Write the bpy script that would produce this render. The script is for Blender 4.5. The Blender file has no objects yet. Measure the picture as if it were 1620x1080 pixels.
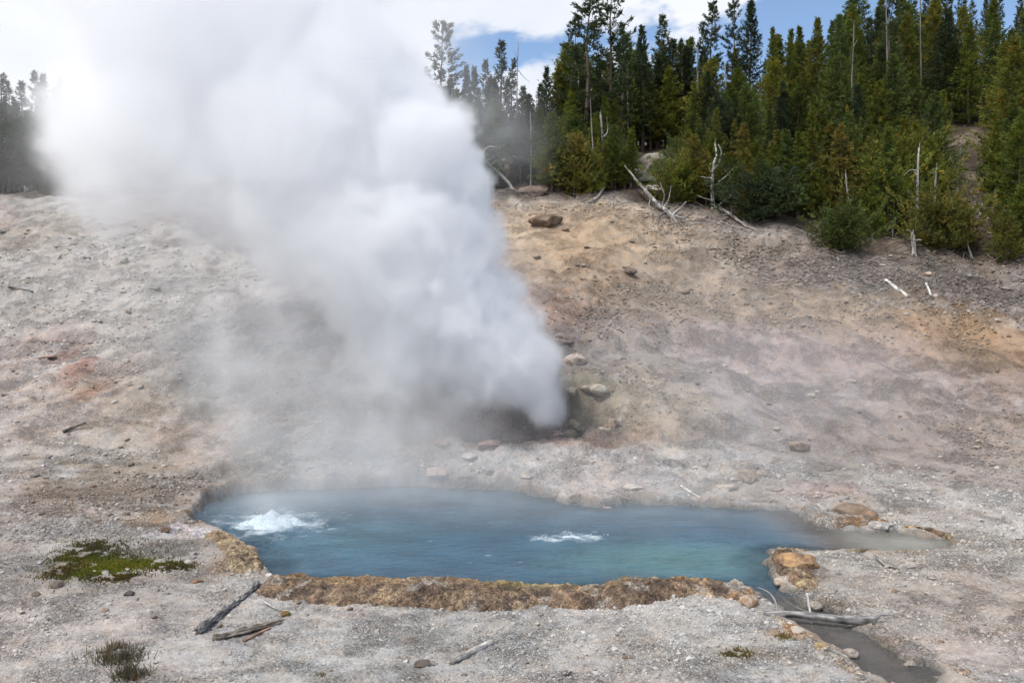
import bpy, math, random
import numpy as np
from mathutils import Vector

C = bpy.context.scene
COL = C.collection
F = 1403.0            # focal length in photo pixels (1620 wide)
H = 3.2               # eye height above the pool
HZ = 500.0            # horizon row
PITCH = math.atan((540 - HZ) / F)

# ------------------------------------------------------------------ camera
cd = bpy.data.cameras.new('camera'); cam = bpy.data.objects.new('camera', cd); COL.objects.link(cam)
cam.location = (0, 0, H); cam.rotation_euler = (math.pi / 2 - PITCH, 0, 0)
cd.sensor_width = 36; cd.lens = 36 * F / 1620; cd.clip_end = 2000; cd.clip_start = 0.1
C.camera = cam

# ------------------------------------------------------------------ light
SUN_EL, SUN_AZ = math.radians(62), math.radians(-132)      # azimuth from +Y towards +X
sd = Vector((math.sin(SUN_AZ) * math.cos(SUN_EL), math.cos(SUN_AZ) * math.cos(SUN_EL), math.sin(SUN_EL)))
sl = bpy.data.lights.new('sun', 'SUN'); sl.energy = 2.6; sl.angle = math.radians(6); sl.color = (1.0, 0.965, 0.92)
so = bpy.data.objects.new('sun', sl); COL.objects.link(so); so.rotation_euler = sd.to_track_quat('Z', 'Y').to_euler()

W = bpy.data.worlds.new('World'); C.world = W; W.use_nodes = True
nt = W.node_tree; nt.nodes.clear(); L = nt.links.new
out = nt.nodes.new('ShaderNodeOutputWorld')
sky = nt.nodes.new('ShaderNodeTexSky'); sky.sky_type = 'NISHITA'; sky.sun_disc = False
sky.sun_elevation = SUN_EL; sky.sun_rotation = SUN_AZ; sky.air_density = 1.0; sky.dust_density = 0.7; sky.ozone_density = 2.0; sky.altitude = 600
bg1 = nt.nodes.new('ShaderNodeBackground'); bg1.inputs[1].default_value = 0.145; L(sky.outputs[0], bg1.inputs[0])
tc = nt.nodes.new('ShaderNodeTexCoord')
mp = nt.nodes.new('ShaderNodeMapping'); mp.inputs['Scale'].default_value = (1.0, 1.0, 2.1); mp.inputs['Location'].default_value = (0.37, 0.1, 0.30)
L(tc.outputs['Generated'], mp.inputs[0])
n1 = nt.nodes.new('ShaderNodeTexNoise'); n1.inputs['Scale'].default_value = 3.1; n1.inputs['Detail'].default_value = 9; n1.inputs['Roughness'].default_value = 0.55; n1.inputs['Distortion'].default_value = 0.25
L(mp.outputs[0], n1.inputs[0])
sep = nt.nodes.new('ShaderNodeSeparateXYZ'); L(tc.outputs['Generated'], sep.inputs[0])
gx = nt.nodes.new('ShaderNodeMath'); gx.operation = 'MULTIPLY_ADD'; gx.inputs[1].default_value = -0.42; gx.inputs[2].default_value = 0.082
L(sep.outputs[0], gx.inputs[0])
gc = nt.nodes.new('ShaderNodeClamp'); gc.inputs[1].default_value = -0.11; gc.inputs[2].default_value = 0.16; L(gx.outputs[0], gc.inputs[0])
ad = nt.nodes.new('ShaderNodeMath'); ad.operation = 'ADD'; L(n1.outputs[0], ad.inputs[0]); L(gc.outputs[0], ad.inputs[1])
cr = nt.nodes.new('ShaderNodeMapRange'); cr.interpolation_type = 'SMOOTHSTEP'; cr.inputs[1].default_value = 0.445; cr.inputs[2].default_value = 0.51
L(ad.outputs[0], cr.inputs[0])
n2 = nt.nodes.new('ShaderNodeTexNoise'); n2.inputs['Scale'].default_value = 7; n2.inputs['Detail'].default_value = 6
L(mp.outputs[0], n2.inputs[0])
cc = nt.nodes.new('ShaderNodeMix'); cc.data_type = 'RGBA'; L(n2.outputs[0], cc.inputs[0])
cc.inputs[6].default_value = (0.64, 0.70, 0.82, 1); cc.inputs[7].default_value = (1.0, 1.0, 1.0, 1)
bg2 = nt.nodes.new('ShaderNodeBackground'); bg2.inputs[1].default_value = 0.92; L(cc.outputs[2], bg2.inputs[0])
ms = nt.nodes.new('ShaderNodeMixShader'); L(cr.outputs[0], ms.inputs[0]); L(bg1.outputs[0], ms.inputs[1]); L(bg2.outputs[0], ms.inputs[2])
L(ms.outputs[0], out.inputs[0])

vs = C.view_settings; vs.view_transform = 'Standard'; vs.look = 'None'; vs.exposure = 0.30; vs.gamma = 1; vs.use_curve_mapping = False
cy = C.cycles
cy.use_denoising = True; cy.max_bounces = 20; cy.diffuse_bounces = 3; cy.glossy_bounces = 2; cy.transparent_max_bounces = 12
cy.volume_bounces = 18; cy.volume_step_rate = 1.8; cy.volume_max_steps = 384; cy.use_adaptive_sampling = True; cy.adaptive_threshold = 0.03
cy.sample_clamp_indirect = 4

# ------------------------------------------------------------------ noise
_r = np.random.RandomState(7)
PERM = np.concatenate([_r.permutation(256)] * 3).astype(np.int32)
G3 = np.array([[1,1,0],[-1,1,0],[1,-1,0],[-1,-1,0],[1,0,1],[-1,0,1],[1,0,-1],[-1,0,-1],[0,1,1],[0,-1,1],[0,1,-1],[0,-1,-1],[1,1,0],[0,-1,1],[-1,1,0],[0,-1,-1]], np.float32)
def perlin(x, y, z=None, seed=0):
    x = np.asarray(x, np.float32) + seed * 17.13; y = np.asarray(y, np.float32) + seed * 5.71
    two = z is None
    z = np.full_like(x, 0.37 + seed) if two else np.asarray(z, np.float32) + seed * 3.3
    xi = np.floor(x).astype(np.int32); yi = np.floor(y).astype(np.int32); zi = np.floor(z).astype(np.int32)
    xf = x - xi; yf = y - yi; zf = z - zi
    u = xf**3 * (xf * (xf * 6 - 15) + 10); v = yf**3 * (yf * (yf * 6 - 15) + 10); w = zf**3 * (zf * (zf * 6 - 15) + 10)
    xi &= 255; yi &= 255; zi &= 255
    def g(dx, dy, dz):
        h = PERM[PERM[PERM[xi + dx] + yi + dy] + zi + dz] & 15
        gr = G3[h]
        return gr[..., 0] * (xf - dx) + gr[..., 1] * (yf - dy) + gr[..., 2] * (zf - dz)
    a = g(0,0,0); a = a + u * (g(1,0,0) - a); b = g(0,1,0); b = b + u * (g(1,1,0) - b); a = a + v * (b - a)
    c = g(0,0,1); c = c + u * (g(1,0,1) - c); d = g(0,1,1); d = d + u * (g(1,1,1) - d); c = c + v * (d - c)
    return a + w * (c - a)
def fbm(x, y, z=None, o=4, seed=0, gain=0.5):
    s = 0; a = 1.0; f = 1.0; t = 0
    for i in range(o):
        s = s + a * perlin(x * f, y * f, None if z is None else z * f, seed + i); t += a; a *= gain; f *= 2.03
    return s / t
def sstep(a, b, x):
    t = np.clip((x - a) / (b - a), 0, 1); return t * t * (3 - 2 * t)

# ------------------------------------------------------------------ lay of the land
def ray(sx, sy):
    cx = (sx - 810) / F; cyy = (540 - sy) / F
    return cx, math.cos(PITCH) + cyy * math.sin(PITCH), -math.sin(PITCH) + cyy * math.cos(PITCH)
def zr(sy, Y): return H - (sy - HZ) / F * Y
PROFILES = {
    -900: [(12, 0), (16, .7), (24, 3.0), (40, 8.6), (60, 11.5), (110, 17)],
    -300: [(12.5, 0), (16, .6), (24, 3.0), (40, 8.7), (60, 11.5), (110, 17)],
    0:    [(13, 0), (17, .65), (25, 3.1), (40, zr(307, 40)), (60, 11.5), (110, 17)],
    330:  [(15.5, 0), (17.5, .4), (22, 2.2), (28, 4.6), (38, zr(306, 38)), (60, 12), (110, 18)],
    600:  [(16.6, 0.03), (17.8, .35), (20, 1.5), (26, 3.9), (36, zr(306, 36)), (60, 13), (110, 19)],
    800:  [(16.3, 0.05), (17.9, .45), (18.9, 1.2), (24, 3.3), (34, zr(308, 34)), (42, 10.0), (60, 13), (110, 20)],
    950:  [(15.9, 0.05), (18.0, .55), (20, 1.5), (25, 3.6), (33, zr(312, 33)), (44, 11.5), (60, 14.5), (110, 22)],
    1080: [(15.4, 0.05), (17.5, .4), (20, 1.3), (25, 3.3), (32, zr(340, 32)), (44, zr(222, 44)), (60, 15.5), (110, 24)],
    1300: [(15.2, 0.0), (18, .35), (22, 1.7), (30, zr(385, 30)), (44, zr(215, 44)), (60, 17), (110, 27)],
    1620: [(15, 0.0), (18, .4), (22, 1.75), (28, zr(432, 28)), (44, zr(190, 44)), (62, zr(80, 62)), (110, 34)],
    2100: [(15, 0.0), (18, .4), (22, 1.8), (28, 4.4), (44, 13.5), (62, 22), (110, 36)],
    2800: [(15, 0.0), (18, .4), (22, 1.8), (28, 4.4), (44, 13.5), (62, 22), (110, 36)],
}
TS = np.arange(-900, 2801, 20.0); TY = np.arange(5, 110.01, 0.25)
_k = sorted(PROFILES); _rows = []
for s in _k:
    p = PROFILES[s]; _rows.append(np.interp(TY, [5] + [a for a, b in p], [0] + [b for a, b in p]))
_rows = np.array(_rows); TAB = np.array([[np.interp(s, _k, _rows[:, j]) for j in range(len(TY))] for s in TS])
def _sm(A, n, axis):
    k = np.hanning(n + 2)[1:-1]; k /= k.sum(); pad = n // 2
    B = np.pad(A, [(pad, pad) if i == axis else (0, 0) for i in range(2)], mode='edge')
    return np.apply_along_axis(lambda v: np.convolve(v, k, 'valid'), axis, B)
TAB = _sm(_sm(TAB, 9, 1), 9, 0)
def base_z(x, y):
    y = np.asarray(y, float); x = np.asarray(x, float)
    yy = np.clip(y, 5, 109.9); s = np.clip(810 + F * x / yy, -899, 2799)
    i = (s + 900) / 20; j = (yy - 5) / 0.25
    i0 = i.astype(int); j0 = j.astype(int); fi = i - i0; fj = j - j0
    i1 = np.minimum(i0 + 1, len(TS) - 1); j1 = np.minimum(j0 + 1, len(TY) - 1)
    return (TAB[i0, j0] * (1 - fi) + TAB[i1, j0] * fi) * (1 - fj) + (TAB[i0, j1] * (1 - fi) + TAB[i1, j1] * fi) * fj

WZ = -0.06
def on_plane(sx, sy, z=WZ):
    dx, dy, dz = ray(sx, sy); t = (z - H) / dz
    return (dx * t, dy * t)
POOL = [on_plane(*p) for p in [(287,818),(318,803),(345,786),(372,778),(450,774),(540,770),(640,767),(700,770),(760,773),(820,776),(868,786),(905,797),(950,801),(985,796),(1040,797),(1100,799),(1160,803),(1215,804),(1262,810),(1278,820),(1290,832),(1340,838),(1390,842),(1420,841),(1452,846),(1480,852),(1502,857),(1500,868),(1470,877),(1428,876),(1395,876),(1345,876),(1290,875),(1246,872),(1222,876),(1214,890),
    (1234,922),(1254,942),(1276,954),(1316,970),(1350,990),(1404,1018),(1462,1052),(1540,1100),(1404,1120),(1384,1078),(1342,1048),(1308,1020),(1266,998),(1232,978),(1206,956),(1192,940),(1150,932),(1100,928),(1040,934),(980,937),(900,939),(800,940),(700,938),(640,934),(560,928),(500,925),(440,921),(418,908),(412,890),(396,874),(370,858),(330,842)]]
def poly_sd(x, y, P):
    P = np.array(P); x = np.asarray(x, np.float64); y = np.asarray(y, np.float64)
    d = np.full(x.shape, 1e9); ins = np.zeros(x.shape, bool)
    n = len(P)
    for k in range(n):
        ax, ay = P[k]; bx, by = P[(k + 1) % n]
        ex, ey = bx - ax, by - ay; t = np.clip(((x - ax) * ex + (y - ay) * ey) / (ex * ex + ey * ey), 0, 1)
        d = np.minimum(d, (x - ax - t * ex)**2 + (y - ay - t * ey)**2)
        c = ((ay > y) != (by > y)); 
        with np.errstate(divide='ignore', invalid='ignore'):
            ins ^= c & (x < ex * (y - ay) / (by - ay + 1e-12) + ax)
    d = np.sqrt(d); return np.where(ins, -d, d)
def pool_sd(x, y):
    x = np.asarray(x, float); y = np.asarray(y, float); o = np.full(x.shape, 5.0)
    m = (x > -8) & (x < 9.5) & (y > 6) & (y < 19)
    if m.any():
        xx, yy = x[m], y[m]
        wx = 0.15 * perlin(xx * 2.1, yy * 2.1, seed=3) + 0.09 * perlin(xx * 6, yy * 6, seed=4); wy = 0.19 * perlin(xx * 2.1, yy * 2.1, seed=5) + 0.09 * perlin(xx * 6, yy * 6, seed=6)
        o[m] = poly_sd(xx + wx, yy + wy, POOL)
    return o
def march(sx, sy, f=base_z):
    dx, dy, dz = ray(sx, sy); Y = np.arange(6, 108, 0.02); t = Y / dy
    below = (H + dz * t) < f(dx * t, Y)
    k = int(np.argmax(below)) if below.any() else len(Y) - 1
    return dx * t[k], Y[k]
# hollows and humps of the slope (centre px, radii m, depth m)
HOLLOWS = []
for sx, sy, rx, ry, dz in [(930,640,.50,.50,-1.1),(905,670,.28,.3,-.35),(800,668,1.0,.45,-.55),(360,742,.35,.3,-.28),(1066,735,.3,.2,-.12),
                           (690,720,.8,.5,.12),(1010,620,.6,.6,.15),(1350,800,.55,.28,.16),(1180,745,.4,.25,.14),(1265,705,.4,.3,.15),(270,780,.9,.5,.10)]:
    X, Y = march(sx, sy); HOLLOWS.append((X, Y, rx, ry, dz))
def ground_z(x, y):
    x = np.asarray(x, float); y = np.asarray(y, float)
    z = base_z(x, y)
    slope = sstep(15, 22, y)
    z = z + slope * (0.34 * fbm(x * .35, y * .35, o=2, seed=11) + 0.24 * fbm(x * 1.1 + y * .3, y * .6, o=4, seed=12, gain=.6)) + 0.035 * fbm(x * 1.3, y * 1.3, o=4, seed=13) * (1 + slope)
    z = z + np.where(y > 34, sstep(34, 48, y) * 0.8 * fbm(x * .12, y * .12, o=3, seed=15), 0)
    tm = sstep(15.6, 16.4, y) * sstep(19.2, 18.0, y) * sstep(-2.6, -1.2, x) * sstep(6.2, 4.4, x)
    z = z + tm * (.20 * (1 - 2 * np.abs(fbm(x * 1.3, y * 2.2, o=4, seed=23, gain=.6))) - .13 + .07 * np.round(2.2 * fbm(x * .9, y * 1.6, o=3, seed=24) * 2) / 2)
    vm = np.exp(-(((x - HOLLOWS[0][0]) / 1.0)**2 + ((y - HOLLOWS[0][1]) / 1.1)**2)) if HOLLOWS else 0
    z = z + vm * .55 * fbm(x * 2.4, y * 2.4, o=4, seed=25, gain=.65)
    # runnels down the slope
    z = z - slope * 0.22 * np.clip(perlin(x * 1.2 - y * .3, y * .12, seed=21) + .3 * perlin(x * 4, y * 1.2, seed=22), 0, 1)
    for X, Y, rx, ry, dz in HOLLOWS:
        z = z + dz * np.exp(-(((x - X) / rx)**2 + ((y - Y) / ry)**2)**1.5)
    # pebbly relief
    near = np.clip(12 / np.maximum(y, 6), .3, 1)
    z = z + (0.020 * np.abs(perlin(x * 9, y * 9, seed=31)) + 0.03 * fbm(x * 2.6, y * 2.6, o=3, seed=34, gain=.65) + 0.008 * perlin(x * 21, y * 21, seed=32) * near + .018 * np.clip(perlin(x * 4, y * 4, seed=33), 0, 1)) * (1 + .8 * slope)
    s = pool_sd(x, y)
    bank = .07 * np.exp(-(np.clip(s, 0, 9) / .25)**2) * (0.4 + 1.6 * perlin(x * 2.2, y * 2.2, seed=41)) * sstep(11.5, 14, y)
    inside = WZ - 0.05 - 0.95 * sstep(0.0, 1.7, -s)
    chan = sstep(10.9, 9.9, y) + sstep(4.6, 5.3, x)
    inside = inside * (1 - np.clip(chan, 0, 1)) + (WZ - .05 - .09 * sstep(0, .3, -s) + .075 * fbm(x * 3.4, y * 3.4, o=4, seed=44, gain=.6)) * np.clip(chan, 0, 1)
    k = sstep(-.10, .04, s)
    return inside * (1 - k) + (np.maximum(z, WZ + .015) + bank) * k
def at(sx, sy):
    x, y = march(sx, sy, lambda a, b: base_z(a, b))
    return x, y, float(ground_z(np.array([x]), np.array([y]))[0])
def ground_at(sx, Y):
    x = (sx - 810) / F * Y
    return x, Y, float(ground_z(np.array([x]), np.array([Y]))[0])
def wpt(sx, sy, Y):
    dx, dy, dz = ray(sx, sy); t = Y / dy
    return Vector((dx * t, Y, H + dz * t))

# ------------------------------------------------------------------ helpers
def tag(o, label=None, cat=None, group=None, kind=None):
    if label: o['label'] = label
    if cat: o['category'] = cat
    if group: o['group'] = group
    if kind: o['kind'] = kind
    return o
def empty(name, loc, rz=0):
    o = bpy.data.objects.new(name, None); COL.objects.link(o); o.location = loc; o.rotation_euler = (0, 0, rz); o.empty_display_size = .2
    return o
def mesh_from(name, V, T, smooth=True, cols=None):
    """V (n,3) array, T (m,3) or (m,4) array; cols (n,3) per-vertex colour"""
    me = bpy.data.meshes.new(name)
    V = np.asarray(V, np.float32); T = np.asarray(T, np.int32)
    k = T.shape[1]
    if V.shape[1] == 4: cols = np.repeat(V[:, 3:4], 3, 1); V = np.ascontiguousarray(V[:, :3])
    me.vertices.add(len(V)); me.vertices.foreach_set('co', V.ravel())
    me.loops.add(T.size); me.loops.foreach_set('vertex_index', T.ravel())
    me.polygons.add(len(T)); me.polygons.foreach_set('loop_start', np.arange(0, T.size, k, dtype=np.int32))
    try: me.polygons.foreach_set('loop_total', np.full(len(T), k, np.int32))
    except Exception: pass
    me.update(calc_edges=True)
    if smooth: me.polygons.foreach_set('use_smooth', np.ones(len(T), bool))
    if cols is not None:
        a = me.color_attributes.new('Col', 'FLOAT_COLOR', 'POINT')
        a.data.foreach_set('color', np.column_stack([cols, np.ones(len(cols))]).astype(np.float32).ravel())
    me.validate()
    return me
def obj(name, me, mat=None, parent=None):
    o = bpy.data.objects.new(name, me); COL.objects.link(o)
    if mat and not me.materials: me.materials.append(mat)
    if parent: o.parent = parent
    return o
def grid_faces(nr, nc):
    i = np.arange(nr - 1)[:, None] * nc + np.arange(nc - 1)[None, :]
    return np.stack([i, i + 1, i + nc + 1, i + nc], -1).reshape(-1, 4)

# ------------------------------------------------------------------ materials
def newmat(name):
    m = bpy.data.materials.new(name); m.use_nodes = True
    return m, m.node_tree, m.node_tree.nodes['Principled BSDF']
def N(t, typ, **kw):
    n = t.nodes.new(typ)
    for k, v in kw.items():
        if k in n.inputs: n.inputs[k].default_value = v
        else: setattr(n, k, v)
    return n
def mixrgb(t, a, b, f, blend='MIX'):
    n = t.nodes.new('ShaderNodeMix'); n.data_type = 'RGBA'; n.blend_type = blend
    for i, v in ((6, a), (7, b), (0, f)):
        if hasattr(v, 'is_linked') or hasattr(v, 'links'): t.links.new(v, n.inputs[i])
        else: n.inputs[i].default_value = v
    return n.outputs[2]
def maprange(t, v, a, b, c=0, d=1):
    n = t.nodes.new('ShaderNodeMapRange'); t.links.new(v, n.inputs[0])
    for i, q in zip((1, 2, 3, 4), (a, b, c, d)): n.inputs[i].default_value = q
    return n.outputs[0]

def earth_material(name, scales=(28, 70), contrast=0.5, bump=0.02, rough=0.9, spec=0.25, lo=.4):
    m, t, p = newmat(name)
    co = N(t, 'ShaderNodeTexCoord'); pos = N(t, 'ShaderNodeNewGeometry')
    at_ = N(t, 'ShaderNodeAttribute', attribute_name='Col')
    v1 = N(t, 'ShaderNodeTexVoronoi', Scale=scales[0]); v2 = N(t, 'ShaderNodeTexVoronoi', Scale=scales[1])
    n0 = N(t, 'ShaderNodeTexNoise', Scale=6.0, Detail=8.0, Roughness=.65); n3 = N(t, 'ShaderNodeTexNoise', Scale=120.0, Detail=3.0, Roughness=.7)
    for n in (v1, v2, n0, n3): t.links.new(pos.outputs['Position'], n.inputs['Vector'])
    s1 = N(t, 'ShaderNodeSeparateColor'); t.links.new(v1.outputs['Color'], s1.inputs[0])
    s2 = N(t, 'ShaderNodeSeparateColor'); t.links.new(v2.outputs['Color'], s2.inputs[0])
    k = contrast
    g1 = maprange(t, s1.outputs[0], 0, 1, 1 - .55 * k, 1 + .45 * k)
    g2 = maprange(t, s2.outputs[0], 0, 1, 1 - .75 * k, 1 + .65 * k)
    g3 = maprange(t, n0.outputs[0], .3, .7, 1 - .35 * k, 1 + .3 * k)
    m1 = N(t, 'ShaderNodeMath', operation='MULTIPLY'); t.links.new(g1, m1.inputs[0]); t.links.new(g2, m1.inputs[1])
    m2 = N(t, 'ShaderNodeMath', operation='MULTIPLY'); t.links.new(m1.outputs[0], m2.inputs[0]); t.links.new(g3, m2.inputs[1])
    cmb = N(t, 'ShaderNodeCombineColor'); 
    for i in range(3): t.links.new(m2.outputs[0], cmb.inputs[i])
    np_ = N(t, 'ShaderNodeTexNoise', Scale=1.1, Detail=7.0, Roughness=.68, Distortion=.5); t.links.new(pos.outputs['Position'], np_.inputs['Vector'])
    rough_ = maprange(t, np_.outputs[0], .42, .58, lo, 1.15)
    cg = mixrgb(t, (1, 1, 1, 1), cmb.outputs[0], rough_)
    c = mixrgb(t, at_.outputs['Color'], cg, 1.0, 'MULTIPLY')
    # mineral hue shifts
    n5 = N(t, 'ShaderNodeTexNoise', Scale=3.2, Detail=6.0); t.links.new(pos.outputs['Position'], n5.inputs['Vector'])
    c = mixrgb(t, c, mixrgb(t, c, (1.05, .98, .91, 1), 1.0, 'MULTIPLY'), maprange(t, n5.outputs[0], .42, .62))
    t.links.new(c, p.inputs['Base Color'])
    p.inputs['Roughness'].default_value = rough; p.inputs['Specular IOR Level'].default_value = spec
    h1 = N(t, 'ShaderNodeMath', operation='MULTIPLY_ADD'); t.links.new(v2.outputs['Distance'], h1.inputs[0]); h1.inputs[1].default_value = -0.9; t.links.new(n3.outputs[0], h1.inputs[2])
    h2 = N(t, 'ShaderNodeMath', operation='MULTIPLY_ADD'); t.links.new(v1.outputs['Distance'], h2.inputs[0]); h2.inputs[1].default_value = -1.6; t.links.new(h1.outputs[0], h2.inputs[2])
    b = N(t, 'ShaderNodeBump', Strength=0.9, Distance=bump); t.links.new(rough_, b.inputs['Strength']); t.links.new(h2.outputs[0], b.inputs['Height']); t.links.new(b.outputs[0], p.inputs['Normal'])
    return m
M_ground = earth_material('mineral_ground', (30, 90), .5, .02)
M_crust = earth_material('mineral_crust', (18, 55), .75, .035, .8, .35, .85)
M_rock = earth_material('rock', (9, 45), .35, .015)

def simple(name, col, rough=.85, spec=.3, noise=(12, .35), bump=.01, objcol=False, stretch=None):
    m, t, p = newmat(name)
    co = N(t, 'ShaderNodeTexCoord'); src = co.outputs['Object']
    if stretch:
        mp = N(t, 'ShaderNodeMapping'); mp.inputs['Scale'].default_value = stretch; t.links.new(src, mp.inputs[0]); src = mp.outputs[0]
    n = N(t, 'ShaderNodeTexNoise', Scale=float(noise[0]), Detail=6.0, Roughness=.6); t.links.new(src, n.inputs['Vector'])
    base = (*col, 1)
    if objcol:
        oi = N(t, 'ShaderNodeObjectInfo'); sk = N(t, 'ShaderNodeAttribute', attribute_name='Col'); base = mixrgb(t, oi.outputs['Color'], sk.outputs['Color'], 1.0, 'MULTIPLY')
    k = noise[1]
    dark = mixrgb(t, base, (1 - k, 1 - k, 1 - k * .95, 1), 1.0, 'MULTIPLY'); light = mixrgb(t, base, (1 + k, 1 + k, 1 + k, 1), 1.0, 'MULTIPLY')
    c = mixrgb(t, dark, light, maprange(t, n.outputs[0], .3, .7))
    t.links.new(c, p.inputs['Base Color']); p.inputs['Roughness'].default_value = rough; p.inputs['Specular IOR Level'].default_value = spec
    b = N(t, 'ShaderNodeBump', Strength=.8, Distance=bump); t.links.new(n.outputs[0], b.inputs['Height']); t.links.new(b.outputs[0], p.inputs['Normal'])
    return m
M_bark = simple('pine_bark', (.13, .10, .08), noise=(9, .5), bump=.03, stretch=(1, 1, .25))
M_dead = simple('dead_wood', (.36, .34, .31), noise=(14, .45), bump=.012, objcol=True, stretch=(1, 1, 1))
def foliage_mat():
    m, t, p = newmat('pine_needles')
    oi = N(t, 'ShaderNodeObjectInfo'); at_ = N(t, 'ShaderNodeAttribute', attribute_name='Col')
    c = mixrgb(t, oi.outputs['Color'], at_.outputs['Color'], 1.0, 'MULTIPLY')
    co = N(t, 'ShaderNodeTexCoord'); n = N(t, 'ShaderNodeTexNoise', Scale=1.3, Detail=4.0); t.links.new(co.outputs['Object'], n.inputs['Vector'])
    c = mixrgb(t, mixrgb(t, c, (.72, .8, .8, 1), 1., 'MULTIPLY'), mixrgb(t, c, (1.35, 1.2, .9, 1), 1., 'MULTIPLY'), maprange(t, n.outputs[0], .35, .65))
    t.links.new(c, p.inputs['Base Color']); p.inputs['Roughness'].default_value = .6; p.inputs['Specular IOR Level'].default_value = .25
    tr = N(t, 'ShaderNodeBsdfTranslucent'); t.links.new(c, tr.inputs[0])
    mx = N(t, 'ShaderNodeMixShader'); mx.inputs[0].default_value = .35
    t.links.new(p.outputs[0], mx.inputs[1]); t.links.new(tr.outputs[0], mx.inputs[2]); t.links.new(mx.outputs[0], t.nodes['Material Output'].inputs[0])
    return m
M_needle = foliage_mat()

# ------------------------------------------------------------------ ground colours
LG = (.52, .50, .475); PK = (.52, .44, .40); TAN = (.46, .375, .275); OR = (.46, .27, .13); RED = (.34, .17, .12)
DK = (.15, .125, .10); LAV = (.40, .36, .36); OLV = (.24, .21, .11); LIT = (.085, .062, .043); WH = (.60, .57, .53); BRN = (.24, .165, .10); GRY = (.33, .31, .28)
PATCH = []
def patch(sx, sy, rx, ry, col, k, rag=.5, soft=.6):
    X, Y = march(sx, sy); x2, _ = march(sx + rx, sy); _, ya = march(sx, sy - ry); _, yb = march(sx, sy + ry)
    PATCH.append((X, Y, max(abs(x2 - X), .05), max(abs(ya - yb) / 2, .05), np.array(col), k, rag, soft))
for a in [
    (100,1000,260,110,PK,.55),(30,940,120,70,PK,.5),(250,900,150,60,GRY,.5),(700,1030,500,70,(.44,.43,.41),.6),(1050,1020,140,70,WH,.35),
    (60,640,160,90,PK,.6),(80,530,50,9,(.40,.20,.17),.85,.6),(108,552,22,20,(.38,.18,.15),.85,.6),(128,582,20,22,(.40,.20,.16),.8,.6),(146,616,24,20,(.40,.22,.15),.7,.7),(140,600,40,28,OR,.2,.9),(10,560,60,60,(.42,.27,.24),.5),(20,375,140,30,TAN,.4),(220,640,60,36,OLV,.3,.9),
    (120,450,260,90,LG,.6),(200,780,170,50,BRN,.62,1.0),(280,830,80,30,(.15,.11,.08),.55,1.0),(240,822,40,14,OR,.55,1.),(70,880,120,60,GRY,.5,.9),(150,890,60,26,OLV,.5,.9),
    (285,845,58,9,(.62,.56,.55),.9,.2),(250,850,30,6,(.60,.55,.54),.8,.2),(385,882,40,26,OR,.75,.6),
    (870,370,170,60,(.55,.42,.28),.85),(960,350,120,30,(.52,.40,.29),.7),(1080,420,160,60,TAN,.5),(890,420,110,60,(.52,.37,.25),.6),(1150,520,330,100,(.40,.31,.24),.5),
    (1020,490,140,40,(.32,.24,.17),.5,.9),(830,490,90,30,RED,.35,.9),(870,510,50,30,(.34,.19,.12),.5,.9),(900,590,60,40,GRY,.5,.9),
    (1200,400,90,28,(.26,.21,.17),.6,1.0),(1290,430,110,32,(.24,.19,.16),.6,1.0),(1440,440,150,40,(.17,.14,.12),.8,.9),(1560,470,90,26,(.16,.13,.12),.8,.9),(1330,500,170,40,(.36,.26,.16),.6,.9),
    (1530,540,170,38,(.43,.28,.16),.7,.7),(1590,600,70,60,(.30,.20,.14),.5,.9),(1500,515,70,24,(.46,.31,.18),.6),(1560,570,50,25,OLV,.3,.8),
    (1150,600,240,90,LAV,.75),(1400,640,260,110,(.38,.32,.31),.55),(1500,700,200,60,(.36,.29,.23),.45,.9),(1250,560,200,40,(.42,.33,.31),.45),
    (1010,560,100,50,GRY,.4,.9),(1030,640,80,60,TAN,.55,.8),(1000,680,90,26,OR,.3,.8),(922,625,46,40,(.26,.23,.15),.8,.7),(932,652,40,28,(.09,.07,.05),.85,.5),(1035,650,90,34,(.48,.43,.34),.4,.8),(870,690,120,16,RED,.55,.7),(800,670,90,28,(.20,.11,.10),.75,.6),  # near-black patch paints the vent hollow's shade over its olive soil
    (900,700,60,8,(.33,.19,.12),.6,.6),(700,640,90,40,PK,.5),(730,690,100,26,TAN,.5),(690,735,60,28,OR,.35,.9),(670,758,60,9,(.42,.22,.16),.7,.6),(880,735,140,26,LG,.6),(1000,740,160,30,(.55,.49,.46),.8),(1120,735,90,24,WH,.55),
    (1180,770,70,26,TAN,.45,.9),(1310,780,60,18,(.42,.20,.14),.5,1.0),(1370,800,60,16,BRN,.6,.9),(1400,870,300,60,(.47,.44,.38),.6),(1560,830,200,60,WH,.5),(1450,960,200,60,(.47,.41,.35),.5),(1560,940,120,80,(.48,.39,.33),.4),
    (1480,1030,140,26,(.46,.33,.28),.35),(1170,1035,50,16,OLV,.4,1.0),(1230,1040,40,16,(.45,.30,.2),.4,1.0),(1255,1003,40,8,(.50,.30,.15),.75,.6),(1440,852,50,6,(.40,.28,.14),.8,.5),(1470,850,40,6,(.36,.22,.10),.7,.5),
    (1350,830,60,8,(.50,.50,.52),.7,.4),(360,745,40,14,DK,.5,.6),(480,730,120,30,GRY,.5),(150,720,160,30,TAN,.3)]:
    patch(*a)
def forest_amt(x, y):
    s = 810 + F * x / np.maximum(y, 5)
    edge = np.interp(s, [-900, 0, 600, 740, 800, 950, 1080, 1200, 1300, 1450, 1620, 2800], [41, 40.5, 36, 34.5, 33.8, 33.3, 31.7, 31, 30, 28.6, 27.8, 27.5])
    return sstep(-.8, .8, y - edge + 1.6 * fbm(x * .6, y * .6, o=3, seed=61))
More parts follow.
